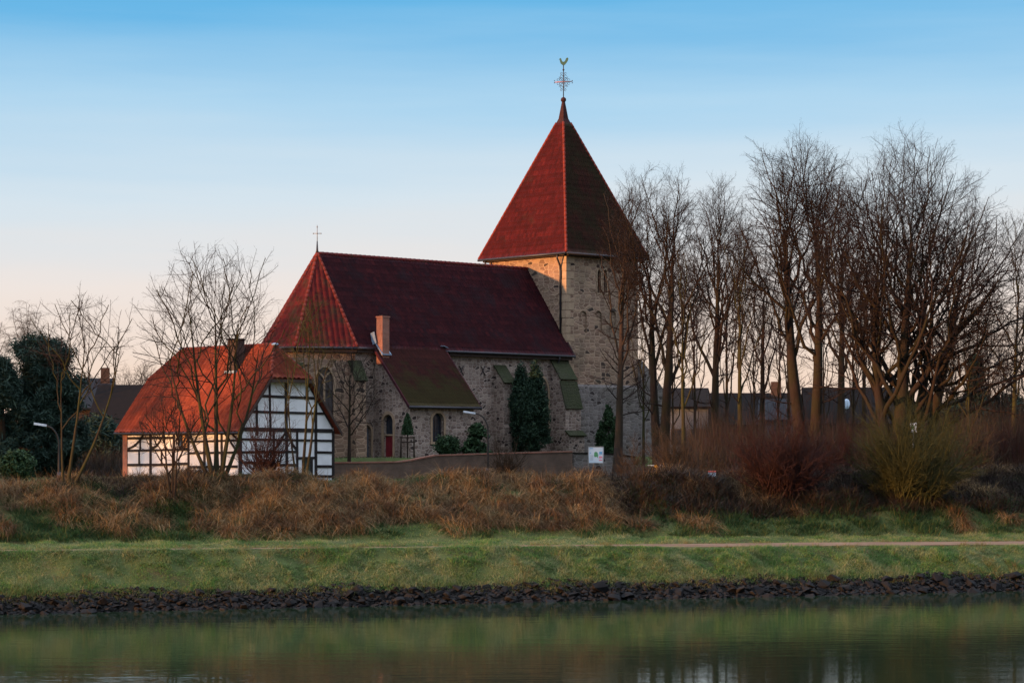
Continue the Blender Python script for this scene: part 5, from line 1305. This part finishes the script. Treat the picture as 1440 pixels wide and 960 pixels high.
# ------------------------------------------------------------------ houses in the background
def far_house(name, label, px0, px1, Y, yeave, yridge, depth, wall, roof, rot=0.0, gable_front=False, chim=None, wins=0, group='houses in the background'):
    """a plain pitched-roof house from column px0 to px1"""
    b = ground((px0+px1)/2, Y); w = (px1-px0)/F*Y; root = empty(name, b, R(rot)); tag(root, label, 'house', group)
    ze = CAMZ + (HY - yeave)/F*Y - b.z; zr = CAMZ + (HY - yridge)/F*Y - b.z; h = w/2
    mb = MB()
    if gable_front: mb.prism([(-h, 0, -.5), (h, 0, -.5), (h, 0, ze), (0, 0, zr - .12), (-h, 0, ze)], (0, depth, 0))
    else: mb.prism([(-h, 0, -.5), (-h, depth, -.5), (-h, depth, ze), (-h, depth/2, zr - .12), (-h, 0, ze)], (w, 0, 0))
    mb.build('wall', M[wall], root)
    o = .4
    if gable_front:
        for sx in (-1, 1): 
            sl = (zr - ze)/h
            mb = MB().prism([(sx*(h+o), -o, ze - o*sl), (0, -o, zr), (0, depth + o, zr), (sx*(h+o), depth + o, ze - o*sl)], (0, 0, .16)); r_ = mb.build('roof', M[roof], root)
    else:
        sl = (zr - ze)/(depth/2)
        for sy, y in ((-1, -o), (1, depth + o)):
            mb = MB().prism([(-h - o, y, ze - o*sl), (h + o, y, ze - o*sl), (h + o, depth/2, zr), (-h - o, depth/2, zr)], (0, 0, .16)); r_ = mb.build('roof', M[roof], root)
    if chim is not None: MB().box(chim - .4, depth*.4, zr - 1.0, chim + .4, depth*.4 + .7, zr + 1.1).build('chimney', M['far_wall'], r_)
    for k in range(wins):
        x = -h + w*(k + .5)/wins; f = MB().box(x - .62, -.05, 1.0, x + .62, .05, 2.3).build('window', M['dark_wood'], root)
        MB().box(x - .52, -.075, 1.1, x + .52, -.052, 2.2).build('pane', M['glass'], f)
    return root
far_house('barn', 'long dark roofed barn behind the left end of the timbered house', 128, 262, 196, 598, 541, 11, 'far_wall', 'dark_roof', chim=None, wins=4)
far_house('gabled_house', 'grey gabled house with a chimney rising behind the dark pine', 104, 158, 205, 572, 532, 9, 'far_wall', 'blue_roof', chim=1.2, wins=2, rot=12)
far_house('white_house', 'white walled house seen between the bare trunks right of the tower', 940, 996, 186, 572, 546, 9, 'far_white', 'dark_roof', gable_front=False, wins=2)
far_house('long_house', 'long low brown house with a dark roof behind the bare trees', 1004, 1128, 190, 596, 553, 10, 'far_wall', 'dark_roof', wins=4, chim=2.0)
far_house('slate_house', 'house with a bluish slate roof behind the twin trunk tree', 1072, 1118, 181, 590, 562, 8, 'far_white', 'blue_roof', wins=1, rot=-8)
dh = far_house('dark_house', 'dark house with a white satellite dish left of the giant tree', 1140, 1262, 184, 594, 545, 10, 'far_wall', 'dark_roof', wins=4, rot=-4)
w = 122/F*184
d_ = empty('satellite_dish', (-w/2 + (1190-1140)/F*184, -.55, CAMZ + (HY - 568)/F*184 - dh.location.z), 0, dh)
MB().sphere((0, 0, 0), .42, 14, 8, (.62, .22, 1)).build('dish_bowl', M['sign_white'], d_, True); MB().tube([(0, .02, -.1), (0, .9, -.7)], .03, 6).build('dish_arm', M['steel'], d_)
# pale fence below the barn
fx = ground(100, 172); root = empty('garden_fence', fx); tag(root, 'thin pale fence rail on posts below the dark barn', 'fence')
L = 68/F*172; zz = CAMZ + (HY - 614)/F*172 - fx.z
for k in range(9): MB().box(k*L/8 - .04, -.04, -.2, k*L/8 + .04, .04, zz).build('post', M['bark_grey'], root)
MB().box(-.05, -.045, zz, L + .05, .035, zz + .08).build('rail', M['sign_grey'], root)
# far wood closing the horizon
g = np.random.default_rng(77); n = 130000
wx = g.uniform(-330, 330, n); wy = 420 + g.uniform(-12, 25, n); top = 5.5 + 4.5*vnoise(wx*.045, wy*0, 9) + 3*vnoise(wx*.2, wy*0, 10); wz = 3 + top*g.random(n)**.8
M['far_wood'] = m_island('far_wood', [(.030, .028, .030), (.05, .042, .04), (.038, .042, .036), (.06, .045, .04)], scale=.05)
tag(leaf_cloud('far_woods', np.stack([wx, wy, wz], -1), .5, M['far_wood'], None, g), 'far wood reading as one dark mass along the horizon', 'wood', kind='stuff')

# leafless undergrowth under the trees: nobody could count its stems
def undergrowth(name, label, px0, px1, Y0, Y1, n, L, mat):
    Yq = g.uniform(Y0, Y1, n); pxq = g.uniform(px0, px1, n); x = (pxq - CX)/F*Yq
    hgt = L*(.25 + .75*vnoise(x*.33, Yq*.33, 61))*(.75 + .25*vnoise(x*1.3, Yq*1.3, 62))
    tag(blades(name, np.stack([x, Yq, gz(x, Yq) - .02], -1), g.uniform(0, 6.28, n), hgt*g.uniform(.5, 1.2, n), g.uniform(.010, .03, n), np.abs(g.normal(.38, .3, n)), np.clip(g.normal(.2, .2, n), -.1, .8), mat, K=2), label, 'undergrowth', kind='stuff')
undergrowth('undergrowth', 'dark leafless undergrowth beneath the bare trees at the right', 975, 1500, 106, 160, 130000, 6.2, M['bramble'])
undergrowth('undergrowth', 'dark leafless undergrowth below the pine and the barn at the left', -60, 178, 150, 192, 22000, 3.6, M['bramble'])
